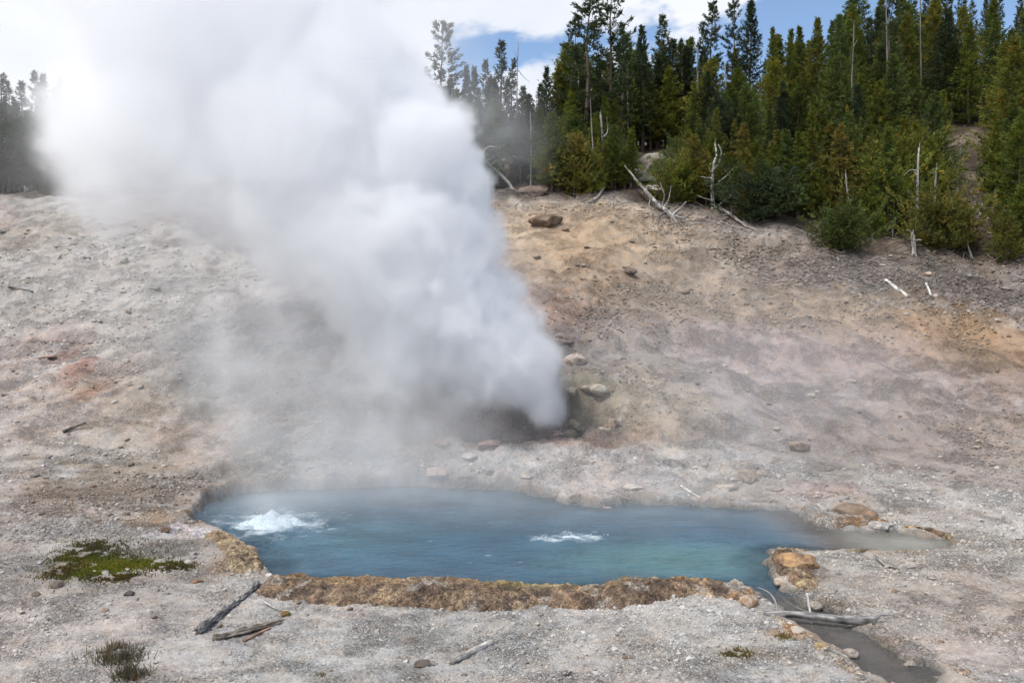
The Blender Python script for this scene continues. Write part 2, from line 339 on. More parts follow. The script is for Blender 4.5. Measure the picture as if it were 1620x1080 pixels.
def ground_col(x, y):
    n = x.shape; c = np.zeros(n + (3,)); c[:] = LG
    a = fbm(x * .5, y * .5, o=4, seed=51)[..., None]; b = fbm(x * 1.7, y * 1.7, o=4, seed=52)[..., None]
    c = c * (1 - sstep(-.1, .3, a)) + np.array(PK) * sstep(-.1, .3, a)
    sl = sstep(15.5, 19, y)[..., None] * sstep(900, 1050, 810 + F * x / np.maximum(y, 5))[..., None]
    c = c * (1 - .6 * sl) + np.array((.41, .355, .32)) * .6 * sl
    c = c * (1 + .30 * b)
    st = fbm(x * 1.3 - y * .35, y * .28, o=4, seed=57)[..., None] * sstep(15, 19, y)[..., None]; w = sstep(.05, .3, st); c = c * (1 - .45 * w) + np.array((.36, .29, .25)) * .45 * w; w = sstep(.05, .3, -st); c = c * (1 - .5 * w) + np.array((.55, .50, .46)) * .5 * w
    r1 = fbm(x * 2.3, y * 2.3, o=5, seed=55, gain=.65)
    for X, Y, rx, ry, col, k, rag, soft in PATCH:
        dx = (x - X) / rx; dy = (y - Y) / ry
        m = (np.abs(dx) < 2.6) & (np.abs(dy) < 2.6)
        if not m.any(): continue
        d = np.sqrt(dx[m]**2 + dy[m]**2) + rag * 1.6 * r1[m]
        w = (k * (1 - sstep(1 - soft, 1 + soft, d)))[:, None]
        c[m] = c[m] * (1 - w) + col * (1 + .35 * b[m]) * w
    sp_ = fbm(x * 7, y * 7, o=3, seed=58, gain=.7)[..., None]; c = c * (1 + .35 * np.clip(sp_, -.5, .5))
    dk_ = sstep(.14, .34, fbm(x * 1.1 + 30, y * 1.1, o=4, seed=59, gain=.65))[..., None]; c = c * (1 - .42 * dk_) + np.array((.30, .25, .20)) * .42 * dk_
    # dry needle litter under the trees
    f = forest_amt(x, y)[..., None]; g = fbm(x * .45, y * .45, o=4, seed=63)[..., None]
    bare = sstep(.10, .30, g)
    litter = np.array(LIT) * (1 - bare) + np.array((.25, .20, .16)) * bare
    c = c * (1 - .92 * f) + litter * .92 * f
    # wet and stained pool margin
    s = pool_sd(x, y); w = (sstep(.35, 0, s) * .6)[..., None] * sstep(-.2, .25, fbm(x * 3, y * 3, o=3, seed=71))[..., None]
    c = c * (1 - w) + np.array((.33, .20, .10)) * w
    ins = sstep(.05, -.05, s)[..., None]
    deep = sstep(.1, 1.2, -s)[..., None]
    bed = np.array((.26, .25, .23)) * (1 - deep) + np.array((.12, .30, .36)) * deep
    c = c * (1 - ins) + bed * ins
    gm = c.mean(-1, keepdims=True); ds = (.14 - .20 * sstep(16, 22, y) * sstep(-1, 3, x))[..., None]; c = (c * (1 - ds) + gm * ds) * .77
    return np.clip(c, .01, .8)

def spaced(parts):
    a = []
    for lo, hi, st in parts: a.append(np.arange(lo, hi, st))
    return np.concatenate(a)
ys = spaced([(-30, 5, 2.5), (5, 7.2, .2), (7.2, 10, .03), (10, 18, .04), (18, 26, .065), (26, 38, .12), (38, 60, .5), (60, 125, 3)])
us = spaced([(-1.6, -.62, .04), (-.62, .62, .00235), (.62, 1.62, .04)])
YY, UU = np.meshgrid(ys, us, indexing='ij'); XX = UU * (np.maximum(YY, 2) + 0 * YY + np.where(YY < 5, 6 * (5 - YY) / 5, 0))
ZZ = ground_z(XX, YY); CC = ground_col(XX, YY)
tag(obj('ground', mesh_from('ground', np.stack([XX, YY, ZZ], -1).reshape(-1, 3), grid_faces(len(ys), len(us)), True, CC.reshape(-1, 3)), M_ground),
    'pale pink and grey mineral ground rising into a bare gravelly slope', kind='structure')
# ------------------------------------------------------------------ water
wx = np.arange(-6.6, 9.2, .035); wy = np.arange(7.6, 17.4, .035)
WX, WY = np.meshgrid(wx, wy); WS = pool_sd(WX, WY)
BX, BY = on_plane(430, 828); FX, FY = on_plane(900, 850)
def boil(x, y, X, Y, r): return np.exp(-(((x - X) / r)**2 + ((y - Y) / r)**2))
b1 = boil(WX, WY, BX, BY, .45); b1w = boil(WX, WY, BX - .1, BY - .05, 1.1); b2 = boil(WX, WY, FX, FY, .34) + .7 * boil(WX, WY, FX - .45, FY - .03, .2) + .6 * boil(WX, WY, FX + .4, FY + .05, .2)
calm = 1 - .5 * np.clip(sstep(4.2, 4.9, WX) + sstep(10.4, 9.8, WY), 0, 1)
rip = .018 * fbm(WX * 2.2, WY * 3.5, o=3, seed=81) + .012 * fbm(WX * 6, WY * 9, o=3, seed=82)
WZZ = WZ + calm * rip * (1 + 4 * b1w + 2.0 * b2)
foam = np.clip(1.5 * b1w * (fbm(WX * 4, WY * 5, o=4, seed=83) + .35) + .8 * b1 + 1.3 * b2 * (fbm(WX * 6, WY * 8, o=3, seed=84) + .5) + .5 * sstep(.36, .5, fbm(WX * 5, WY * 9, o=4, seed=85)), 0, 1)
foam *= np.clip(calm * 2 - 1, 0, 1)
dep = np.clip(WZZ - ground_z(WX, WY), 0, 2)
deepc = np.array((.060, .13, .195)); teal = np.array((.105, .225, .245)); gry = np.array((.165, .15, .14)); back = np.array((.15, .20, .24))
tx, ty = on_plane(1060, 885); tq = np.exp(-(((WX - tx) / 1.5)**2 + ((WY - ty) / .9)**2)); tq = np.maximum(tq, .35 * boil(WX, WY, on_plane(560,850)[0], on_plane(560,850)[1], 1.2))
wc = deepc * (1 - tq[..., None]) + teal * tq[..., None]
bk = sstep(12.6, 15.5, WY)[..., None] * .8; wc = wc * (1 - bk) + back * bk  # far half greyed: slope reflection and steam haze painted into the water colour
shallow = (np.clip(sstep(3.7, 4.8, WX) + sstep(10.6, 10.0, WY), 0, 1))[..., None]
arm = sstep(4.6, 5.4, WX)[..., None]; wc = wc * (1 - shallow) + (gry * (1 - arm) + np.array((.40, .39, .34)) * arm) * shallow  # pale arm tone paints in the reflected sky and steam
wc = wc * (1 + .5 * fbm(WX * 1.2, WY * 1.8, o=4, seed=86)[..., None])
keep = (WS < .14)
idx = -np.ones(WX.shape, int); idx[keep] = np.arange(keep.sum())
q = np.stack([idx[:-1, :-1], idx[:-1, 1:], idx[1:, 1:], idx[1:, :-1]], -1).reshape(-1, 4); q = q[(q >= 0).all(1)]
wm = mesh_from('water', np.stack([WX, WY, WZZ], -1)[keep], q, True, wc[keep])
for nm, arr in (('foam', foam), ('depth', dep)):
    a = wm.attributes.new(nm, 'FLOAT', 'POINT'); a.data.foreach_set('value', arr[keep].astype(np.float32))
m, t, p = newmat('hot_spring_water')
co = N(t, 'ShaderNodeNewGeometry'); at_ = N(t, 'ShaderNodeAttribute', attribute_name='Col'); af = N(t, 'ShaderNodeAttribute', attribute_name='foam'); adp = N(t, 'ShaderNodeAttribute', attribute_name='depth')
n = N(t, 'ShaderNodeTexNoise', Scale=16.0, Detail=6.0, Roughness=.65, Distortion=.4); mp = N(t, 'ShaderNodeMapping'); mp.inputs['Scale'].default_value = (1, 1.7, 1)
t.links.new(co.outputs['Position'], mp.inputs[0]); t.links.new(mp.outputs[0], n.inputs['Vector'])
nf = N(t, 'ShaderNodeTexNoise', Scale=45.0, Detail=4.0); t.links.new(co.outputs['Position'], nf.inputs['Vector'])
fa = N(t, 'ShaderNodeMath', operation='MULTIPLY_ADD'); t.links.new(nf.outputs[0], fa.inputs[0]); fa.inputs[1].default_value = .9; t.links.new(af.outputs['Fac'], fa.inputs[2])
fm = maprange(t, fa.outputs[0], .70, 1.45)
t.links.new(mixrgb(t, at_.outputs['Color'], (.66, .75, .80, 1), fm), p.inputs['Base Color'])
p.inputs['Roughness'].default_value = .10; p.inputs['IOR'].default_value = 1.33; p.inputs['Specular IOR Level'].default_value = .5
b = N(t, 'ShaderNodeBump', Strength=.9, Distance=.05); t.links.new(n.outputs[0], b.inputs['Height']); t.links.new(b.outputs[0], p.inputs['Normal'])
trn = N(t, 'ShaderNodeBsdfTransparent'); trn.inputs[0].default_value = (.8, .85, .86, 1)
mx = N(t, 'ShaderNodeMixShader'); t.links.new(maprange(t, adp.outputs['Fac'], 0.0, .30, .45, 1.0), mx.inputs[0]); t.links.new(trn.outputs[0], mx.inputs[1]); t.links.new(p.outputs[0], mx.inputs[2])
t.links.new(mx.outputs[0], t.nodes['Material Output'].inputs[0])
tag(obj('water', wm, m), 'steaming blue hot spring water with turquoise near edge', kind='structure')

# boiling domes
M_foam, t, p = newmat('foam'); p.inputs['Base Color'].default_value = (.86, .91, .94, 1); p.inputs['Roughness'].default_value = .35; p.inputs['Subsurface Weight'].default_value = 0.0
nn = N(t, 'ShaderNodeTexNoise', Scale=40.0, Detail=5.0); bb = N(t, 'ShaderNodeBump', Strength=.8, Distance=.02); t.links.new(nn.outputs[0], bb.inputs['Height']); t.links.new(bb.outputs[0], p.inputs['Normal'])
t.links.new(mixrgb(t, (.38, .53, .62, 1), (.72, .78, .82, 1), maprange(t, nn.outputs[0], .35, .6)), p.inputs['Base Color'])
def foam_dome(X, Y, rx, ry, h, label, seed, peaks):
    gx, gy = np.meshgrid(np.linspace(-1, 1, 90), np.linspace(-1, 1, 60))
    r = np.sqrt(gx**2 + gy**2); x = X + gx * rx; y = Y + gy * ry
    z = np.zeros_like(gx)
    for px, py, pr, ph in peaks: z = np.maximum(z, ph * np.exp(-((gx - px)**2 + (gy - py)**2) / pr**2))
    z = z * h * (1 + .5 * fbm(x * 7, y * 7, o=3, seed=seed)) + .03 * np.abs(fbm(x * 14, y * 14, o=2, seed=seed + 3)) * np.clip(z * 3, 0, 1) - .05 - .12 * sstep(.5, 1, r)
    V = np.stack([x, y, WZ + z], -1).reshape(-1, 3); o = obj('boiling_foam', mesh_from('boiling_foam', V, grid_faces(60, 90)), M_foam); o.pass_index = 0
    # flung droplets
    rs = np.random.RandomState(seed); VV = [np.array(v.co) for v in []]
    D, T = [], []
    oct_ = np.array([[1,0,0],[-1,0,0],[0,1,0],[0,-1,0],[0,0,1],[0,0,-1]], float); of = np.array([[0,2,4],[2,1,4],[1,3,4],[3,0,4],[2,0,5],[1,2,5],[3,1,5],[0,3,5]])
    for k in range(45 if h > .2 else 22):
        a = rs.rand() * 6.28; rr = abs(rs.randn()) * .45; c = np.array([X + rr * rx * math.cos(a), Y + rr * ry * math.sin(a), WZ + h * abs(rs.randn()) * .55 * math.exp(-rr * 1.2) + .02])
        T.append(of + len(D) * 6); D.append(oct_ * rs.uniform(.004, .014) + c)
    sp = obj('spray', mesh_from('spray', np.concatenate(D), np.concatenate(T)), M_foam, o); sp['kind'] = 'stuff'
    tag(o, label, kind='stuff'); return o
foam_dome(BX, BY, .80, .42, .28, 'white boiling water surging up at the left end of the blue pool', 91, [(.0, 0, .30, .9), (-.24, .1, .24, .62), (.22, -.1, .22, .62), (.46, .0, .22, .46), (.68, .1, .18, .30), (-.5, 0, .25, .30)])
foam_dome(FX, FY, .75, .22, .08, 'low white bubbling patch in the middle of the blue pool', 93, [(0, 0, .3, 1), (-.45, -.1, .25, .7), (.4, .1, .25, .7)])

# ------------------------------------------------------------------ crusts on the pool rim
def crust(path, width, height, label, seed, colf, nseg=None, taper=.12, lump=.06, name='mineral_crust', cat='rock rim', off=.0, terr=False):
    """lumpy ridge following a screen path (water edge), leaning outwards; width/height in metres"""
    P = np.array([march(*p) if terr else on_plane(*p) for p in path]); d = np.r_[0, np.cumsum(np.hypot(*np.diff(P, axis=0).T))]; Ln = d[-1]
    nt_ = max(40, int(Ln / .02)); ns = 56
    tt = np.linspace(0, Ln, nt_); px = np.interp(tt, d, P[:, 0]); py = np.interp(tt, d, P[:, 1])
    k = np.hanning(25); k /= k.sum()
    px = np.convolve(np.pad(px, 12, mode='edge'), k, 'valid'); py = np.convolve(np.pad(py, 12, mode='edge'), k, 'valid')
    tx = np.gradient(px); ty = np.gradient(py); l = np.hypot(tx, ty); nx, ny = -ty / l, tx / l    # right-hand side of the path = outwards
    s = np.linspace(-.22, 1, ns)
    T2, S2 = np.meshgrid(np.arange(nt_), s, indexing='ij')
    f = np.clip(np.minimum(tt, Ln - tt) / (taper * Ln + .05), 0, 1)**.5
    wv = width * (0.55 + .45 * f) * (1 + .6 * perlin(tt * .9, tt * 0 + seed, seed=seed)); hv = height * f * (1 + .75 * perlin(tt * 1.1, tt * 0 + 3, seed=seed + 1))
    X = px[T2] + nx[T2] * S2 * wv[T2] + nx[T2] * off; Y = py[T2] + ny[T2] * S2 * wv[T2] + ny[T2] * off
    prof = np.where(S2 < .12, sstep(-.16, .12, S2), 1 - sstep(.30, 1.0, S2)**1.3)
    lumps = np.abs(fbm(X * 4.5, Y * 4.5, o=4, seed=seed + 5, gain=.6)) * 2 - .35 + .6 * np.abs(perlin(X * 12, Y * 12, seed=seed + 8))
    Z = WZ - .12 + (hv[T2] + .14) * prof * (1 + .30 * fbm(X * 1.6, Y * 1.6, o=2, seed=seed + 3)) + lump * lumps * sstep(0, .3, prof) + .02 * fbm(X * 22, Y * 22, o=2, seed=seed + 9)
    if terr: Z = Z + base_z(X, Y) - WZ + .02
    X = X + nx[T2] * .03 * perlin(X * 5, Z * 9, seed=seed + 11); Y = Y + .04 * perlin(X * 7, Z * 9, seed=seed + 12)
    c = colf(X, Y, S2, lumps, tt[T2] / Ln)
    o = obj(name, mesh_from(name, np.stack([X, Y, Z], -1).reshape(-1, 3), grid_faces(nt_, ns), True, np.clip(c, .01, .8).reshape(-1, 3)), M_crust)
    return tag(o, label, cat)
def mixc(a, b, w): w = w[..., None]; return np.array(a) * (1 - w) + np.array(b) * w
def front_cols(x, y, s, l, t):
    a = fbm(x * 2.0, y * 2.0, o=4, seed=131); b = fbm(x * 5, y * 5, o=4, seed=133)
    c = np.zeros(x.shape + (3,)) + np.array((.30, .21, .14))
    c = c * (1 - sstep(-.05, .25, a)[..., None]) + np.array((.52, .38, .24)) * sstep(-.05, .25, a)[..., None]
    w = sstep(.0, .22, b)[..., None] * .85; c = c * (1 - w) + np.array((.15, .105, .085)) * w
    w = (sstep(.16, .30, fbm(x * 2.6 + 7, y * 5, o=4, seed=134)) * .7)[..., None]; c = c * (1 - w) + np.array((.52, .49, .44)) * w
    top = (sstep(.42, .05, s) * (.35 + .65 * sstep(-.15, .1, fbm(x * 1.3, y * 1.3 + 5, o=2, seed=135))))[..., None]
    topc = mixc((.50, .33, .17), (.50, .43, .19), sstep(.1, .3, perlin(x * 1.1, y * 0 + 2, seed=136)))
    c = c * (1 - top) + topc * top
    e = (sstep(.72, .98, s + .25 * b) * .75)[..., None]; c = c * (1 - e) + np.array((.40, .37, .33)) * e
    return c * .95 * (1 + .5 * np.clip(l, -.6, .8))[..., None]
def pale_cols(x, y, s, l, t):
    a = fbm(x * 3, y * 3, o=4, seed=141)
    c = np.zeros(x.shape + (3,)) + np.array((.48, .44, .39))
    w = sstep(-.05, .3, a)[..., None]; c = c * (1 - w) + np.array((.42, .26, .14)) * w
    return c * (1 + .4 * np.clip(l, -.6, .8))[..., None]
def back_cols(x, y, s, l, t):
    a = fbm(x * 2.2, y * 2.2, o=4, seed=151)
    c = np.zeros(x.shape + (3,)) + np.array((.38, .33, .29))
    w = sstep(-.1, .25, a)[..., None]; c = c * (1 - w) + np.array((.50, .44, .39)) * w
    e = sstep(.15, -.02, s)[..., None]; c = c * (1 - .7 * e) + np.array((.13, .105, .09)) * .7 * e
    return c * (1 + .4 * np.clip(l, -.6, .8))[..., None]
def orange_cols(x, y, s, l, t):
    a = fbm(x * 3, y * 3, o=4, seed=161)
    c = np.zeros(x.shape + (3,)) + np.array((.48, .37, .23)); w = sstep(-.1, .25, a)[..., None]
    c = c * (1 - w) + np.array((.30, .19, .12)) * w; w = sstep(.0, .25, fbm(x * 6, y * 6, o=3, seed=163))[..., None] * .8; c = c * (1 - w) + np.array((.14, .10, .08)) * w
    w = sstep(.45, .95, s)[..., None]; c = c * (1 - w) + np.array((.44, .41, .38)) * w
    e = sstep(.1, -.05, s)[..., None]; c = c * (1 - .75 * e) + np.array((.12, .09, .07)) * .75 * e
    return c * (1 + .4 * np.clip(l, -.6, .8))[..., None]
# front rim: outwards = towards the camera
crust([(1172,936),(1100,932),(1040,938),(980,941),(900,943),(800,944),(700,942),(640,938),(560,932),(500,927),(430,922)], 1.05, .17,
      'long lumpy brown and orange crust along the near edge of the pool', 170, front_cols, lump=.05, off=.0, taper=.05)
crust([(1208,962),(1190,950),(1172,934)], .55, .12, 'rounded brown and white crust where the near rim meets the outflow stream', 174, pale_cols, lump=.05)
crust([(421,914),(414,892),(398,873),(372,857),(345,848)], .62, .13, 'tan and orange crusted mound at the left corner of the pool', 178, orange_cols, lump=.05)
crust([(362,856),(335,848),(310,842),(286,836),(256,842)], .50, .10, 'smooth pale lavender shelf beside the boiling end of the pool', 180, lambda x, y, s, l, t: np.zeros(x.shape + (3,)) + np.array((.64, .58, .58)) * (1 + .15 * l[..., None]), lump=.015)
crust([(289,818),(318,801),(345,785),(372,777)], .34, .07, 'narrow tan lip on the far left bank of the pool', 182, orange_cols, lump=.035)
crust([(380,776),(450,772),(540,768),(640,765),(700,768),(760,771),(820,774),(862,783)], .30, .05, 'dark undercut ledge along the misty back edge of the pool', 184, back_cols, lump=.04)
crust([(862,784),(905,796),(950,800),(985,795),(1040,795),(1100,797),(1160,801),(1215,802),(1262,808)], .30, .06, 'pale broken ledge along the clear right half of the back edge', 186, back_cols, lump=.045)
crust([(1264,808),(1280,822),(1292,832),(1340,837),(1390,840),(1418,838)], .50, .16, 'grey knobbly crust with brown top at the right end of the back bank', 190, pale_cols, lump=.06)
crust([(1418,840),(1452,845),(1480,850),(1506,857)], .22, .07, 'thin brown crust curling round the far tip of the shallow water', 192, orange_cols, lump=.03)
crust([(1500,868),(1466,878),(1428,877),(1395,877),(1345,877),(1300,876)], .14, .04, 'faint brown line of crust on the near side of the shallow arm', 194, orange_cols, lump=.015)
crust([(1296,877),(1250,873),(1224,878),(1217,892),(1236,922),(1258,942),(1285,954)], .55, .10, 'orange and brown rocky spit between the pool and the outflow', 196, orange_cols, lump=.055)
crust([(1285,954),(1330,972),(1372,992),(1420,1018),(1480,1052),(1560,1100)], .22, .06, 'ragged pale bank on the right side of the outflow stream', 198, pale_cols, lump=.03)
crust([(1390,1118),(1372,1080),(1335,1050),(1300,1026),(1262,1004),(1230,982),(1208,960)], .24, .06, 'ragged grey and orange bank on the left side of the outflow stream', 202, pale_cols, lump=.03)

0 and crust([(655,752),(720,744),(790,742),(860,752),(930,764)], .45, .10, 'hazy pale ledge stepping down to the misty back edge of the pool', 206, back_cols, lump=.05, terr=True)
0 and crust([(980,742),(1050,752),(1110,762),(1165,772),(1230,786)], .35, .08, 'broken tan ledge above the clear part of the back bank', 208, pale_cols, lump=.05, terr=True)
0 and crust([(640,702),(700,694),(770,700),(840,704),(900,708),(960,716)], .40, .11, 'reddish ledge running below the steam vent', 210, lambda x, y, s, l, t: back_cols(x, y, s, l, t) * np.array((1.0, .82, .76)), lump=.05, terr=True)
# ------------------------------------------------------------------ rocks
def ico(sub):
    import bmesh
    bm = bmesh.new(); bmesh.ops.create_icosphere(bm, subdivisions=sub, radius=1)
    V = np.array([v.co[:] for v in bm.verts]); T = np.array([[v.index for v in f.verts] for f in bm.faces]); bm.free(); return V, T
ICO = {k: ico(k) for k in (1, 2, 3, 4)}
def rock_mesh(seed, sub, dims, col, col2=None, rough=.25, facets=9):
    V, T = ICO[sub]; V = V.copy(); rs = np.random.RandomState(seed)
    for k in range(facets):
        nrm = rs.randn(3); nrm /= np.linalg.norm(nrm); dd = rs.uniform(.55, .85)
        over = V @ nrm - dd; V = V - np.clip(over, 0, None)[:, None] * nrm * .9
    nz = fbm(V[:, 0] * 1.4, V[:, 1] * 1.4, V[:, 2] * 1.4, o=4, seed=seed % 97)
    V = V * (1 + rough * nz + (.07 * fbm(V[:, 0] * 5, V[:, 1] * 5, V[:, 2] * 5, o=3, seed=(seed + 3) % 97) if sub > 2 else 0))[:, None]
    c = np.zeros((len(V), 3)) + np.array(col); w = sstep(-.1, .25, fbm(V[:, 0] * 2 + 4, V[:, 1] * 2, V[:, 2] * 2, o=3, seed=(seed + 9) % 97))[:, None]
    if col2 is not None: c = c * (1 - w) + np.array(col2) * w
    return mesh_from('rock', V * np.array(dims), T, sub >= 4, c)
def rock(sx, sy, wpx, hpx, col, label, cat='rock', seed=0, col2=None, sub=4, name='rock', group=None, me=None, rz=0, sink=.35):
    x, y, z = at(sx, sy + hpx * .3); sc = y / F; w = wpx * sc / 2; h = hpx * sc / 2
    if me is None: me = rock_mesh(seed, sub, (w, w * .75, h), col, col2)
    o = obj(name, me, M_rock); o.location = (x, y, z + h * (1 - 2 * sink)); o.rotation_euler = (0, 0, rz)
    return tag(o, label, cat, group)
BR = (.17, .125, .09); BR2 = (.30, .23, .17)
for k, a in enumerate([
    (862,346,58,30,BR,'large dark brown boulder lying alone below the tree line',BR2),
    (890,531,48,24,(.50,.42,.37),'flat pale pink boulder, upper of the two beside the steam',(.3,.22,.17)),
    (912,560,58,30,(.56,.50,.44),'broad cream boulder, lower of the two beside the steam',(.36,.24,.2)),
    (1062,726,44,16,(.16,.15,.15),'dark grey wedge shaped rock on the pale bank behind the pool',(.27,.25,.23)),
    (742,722,28,14,(.46,.44,.40),'small pale grey rock above the pink rim of the back bank',None),
    (775,748,20,14,(.26,.23,.21),'small dull grey rock right at the back edge of the pool',None),
    (1262,708,50,16,(.30,.22,.16),'low brown outcrop on the slope right of the pool',(.42,.34,.28)),
    (1180,748,44,30,(.40,.32,.24),'rounded tan knob beside the far right bank of the pool',(.28,.21,.16)),
    (1345,806,84,24,(.22,.16,.11),'brown crusty mound above the right end of the back bank',(.30,.21,.15)),
    (1392,828,44,16,(.52,.50,.48),'smooth pale slab at the foot of the right back bank',None),
    (1300,802,26,22,(.50,.47,.42),'whitish block at the left end of the brown mound',None),
    (850,404,20,9,(.22,.16,.12),'small brown rock on the peach coloured patch of slope',None),
    (997,431,28,15,(.20,.17,.15),'dark grey angular rock on the tan slope under the fallen trunk',None),
    (1038,258,70,44,(.34,.32,.28),'upper grey boulder of the outcrop among the trees',(.20,.18,.16)),
    (1008,284,66,36,(.28,.28,.25),'lower mossy grey boulder of the outcrop among the trees',(.18,.20,.15)),
    (1034,302,60,18,(.36,.33,.30),'flat slab of the outcrop just above the fallen trunk',None),
    (812,262,110,74,(.29,.25,.22),'big pinkish grey rock face behind the leaning dead trunk',(.18,.14,.12)),
    (840,296,60,24,(.22,.17,.14),'reddish brown rock at the foot of the rock face',None),
    (1050,216,70,22,(.44,.41,.36),'pale bare ledge high among the pines above the outcrop',(.26,.23,.2)),
    (1195,222,60,18,(.38,.32,.26),'tan bare ledge among the pines behind the branching snag',None),
    (915,668,26,14,(.30,.22,.18),'brown stone on the lip of the steam vent',None),
    (882,676,34,14,(.38,.28,.25),'pink stone beside the mouth of the steam vent',(.16,.11,.1)),
    (262,838,18,16,(.20,.13,.09),'brown stone behind the pale shelf at the left of the pool',None),
    (255,887,26,13,(.34,.32,.28),'grey wedge of rock at the right tip of the moss',None),
    (298,889,14,9,(.52,.50,.45),'small white stone right of the moss',None),
    (90,924,28,14,(.17,.14,.12),'dark stone at the lower left of the moss',None),
    (56,940,18,10,(.18,.15,.13),'dark stone furthest left in the foreground',None),
    (204,940,20,10,(.10,.085,.08),'near black stone on the gravel below the moss',None),
    (312,919,24,8,(.28,.17,.11),'reddish brown flat stone left of the grey log',None),
    (450,971,22,11,(.30,.20,.08),'rusty orange clod beside the thin twigs',None),
    (1262,996,26,15,(.46,.43,.39),'pale rounded stone under the log across the stream',None),
    (1410,1062,26,22,(.42,.31,.27),'pinkish block at the water edge near the bottom of the stream',None),
    (668,1050,28,12,(.16,.13,.11),'dark broken stone left of the short pale stick',None),
    (897,1065,24,9,(.13,.11,.10),'dark flat stone with a white edge at the bottom of the gravel',(.5,.5,.48)),
    (197,412,20,14,(.48,.45,.41),'pale pointed stone on the upper left slope',None),
    (200,574,16,10,(.55,.53,.49),'white round stone in the middle of the left slope',None),
    (75,558,28,8,(.38,.30,.26),'flat pink stone beside the red streak',None),
    (365,514,28,9,(.38,.36,.33),'long flat grey stone at the hazy edge of the steam',None),
    (1468,437,16,10,(.55,.45,.36),'small cream stone in the dark rubble below the stump',None),
    (775,333,14,9,(.25,.18,.13),'small round brown stone at the edge of the steam below the trees',None),
    (1345,605,20,8,(.42,.37,.33),'pale stone on the lavender part of the right slope',None),
    (1283,623,16,10,(.50,.44,.36),'cream stone in the middle of the right slope',None),
    (1228,676,18,8,(.40,.34,.30),'dull pink stone left of the low brown outcrop',None),
    (1546,693,18,10,(.38,.31,.25),'tan stone low on the far right slope',None),
    (1145,575,12,9,(.48,.43,.40),'pale stone upper left on the lavender slope',None),
    (1262,886,88,34,(.46,.30,.16),'flat orange and brown slab on the spit between pool and outflow',(.26,.17,.12)),
    (1240,912,40,22,(.48,.42,.36),'whitish rubble block below the orange slab',(.34,.26,.19)),
    (1186,948,44,30,(.34,.22,.14),'brown lump standing at the mouth of the outflow stream',(.50,.44,.38)),
    (700,708,34,14,(.36,.25,.20),'dull red rock below the left of the steam base',(.22,.15,.12)),
    (775,700,44,14,(.30,.20,.17),'long dark red rock under the middle of the steam base',(.2,.13,.11)),
    (838,690,30,12,(.34,.24,.20),'small reddish rock under the tip of the steam',None),
    (655,756,30,12,(.48,.42,.37),'pale block left of the pink ledge rock',(.34,.28,.24)),
    (830,752,38,10,(.42,.37,.33),'flat grey stone on the misty terrace behind the pool',None),
    (1000,770,34,9,(.50,.46,.41),'flat whitish stone on the pale terrace behind the pool',None),
    (1078,752,22,9,(.34,.30,.26),'low grey stone on the pale bank just right of the dark wedge rock',None),
    (1205,750,26,16,(.42,.35,.28),'tan block touching the right side of the tan knob',(.3,.24,.19)),
    (1318,978,24,12,(.30,.26,.22),'wet stone in the stream just above the log',None),
    (1345,1024,30,14,(.36,.31,.27),'stone in the stream below the log',(.24,.2,.17)),
    (1300,1022,26,12,(.48,.36,.22),'ochre stone on the left bank of the stream',None),
    (1375,1052,24,12,(.26,.22,.19),'dark wet stone low in the stream',None),
    (1440,1036,30,14,(.44,.40,.36),'pale stone on the right bank of the stream',None),
    (1288,950,30,14,(.46,.41,.35),'pale stone where the spit meets the stream bank',None),
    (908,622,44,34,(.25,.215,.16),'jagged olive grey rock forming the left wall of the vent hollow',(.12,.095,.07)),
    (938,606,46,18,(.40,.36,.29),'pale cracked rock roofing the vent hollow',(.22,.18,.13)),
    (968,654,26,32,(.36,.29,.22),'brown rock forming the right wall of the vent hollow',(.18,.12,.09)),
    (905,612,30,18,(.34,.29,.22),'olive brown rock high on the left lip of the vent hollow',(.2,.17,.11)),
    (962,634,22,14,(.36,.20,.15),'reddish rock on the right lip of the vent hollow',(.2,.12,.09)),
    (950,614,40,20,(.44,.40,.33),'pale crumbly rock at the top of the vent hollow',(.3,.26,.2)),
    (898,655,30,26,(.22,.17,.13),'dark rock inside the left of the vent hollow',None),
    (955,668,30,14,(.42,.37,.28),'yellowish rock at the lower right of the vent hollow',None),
    (690,745,50,16,(.50,.38,.32),'pink ledge rock at the left of the misty back bank',(.38,.26,.2)),
    (1150,770,40,14,(.46,.40,.33),'flat tan rock below the tan knob',(.32,.26,.2)),
    (1225,770,30,12,(.42,.36,.30),'grey tan rock between the tan knob and the brown mound',None),
    (1110,790,46,10,(.44,.39,.34),'flat ledge stone on the waterline of the right back bank',(.25,.2,.17)),
    (960,790,44,12,(.42,.33,.28),'flat reddish stone on the waterline near the middle of the back edge',(.25,.18,.14)),
    (1420,836,26,10,(.40,.30,.22),'brown stone beside the pale slab',None),
    (740,925,1,1,None,'',None)]):
    if a[4] is None: continue
    rock(*a[:4], a[4], a[5], seed=300 + k, col2=a[6], sub=4 if a[2] >= 26 else 3, rz=k * .7)
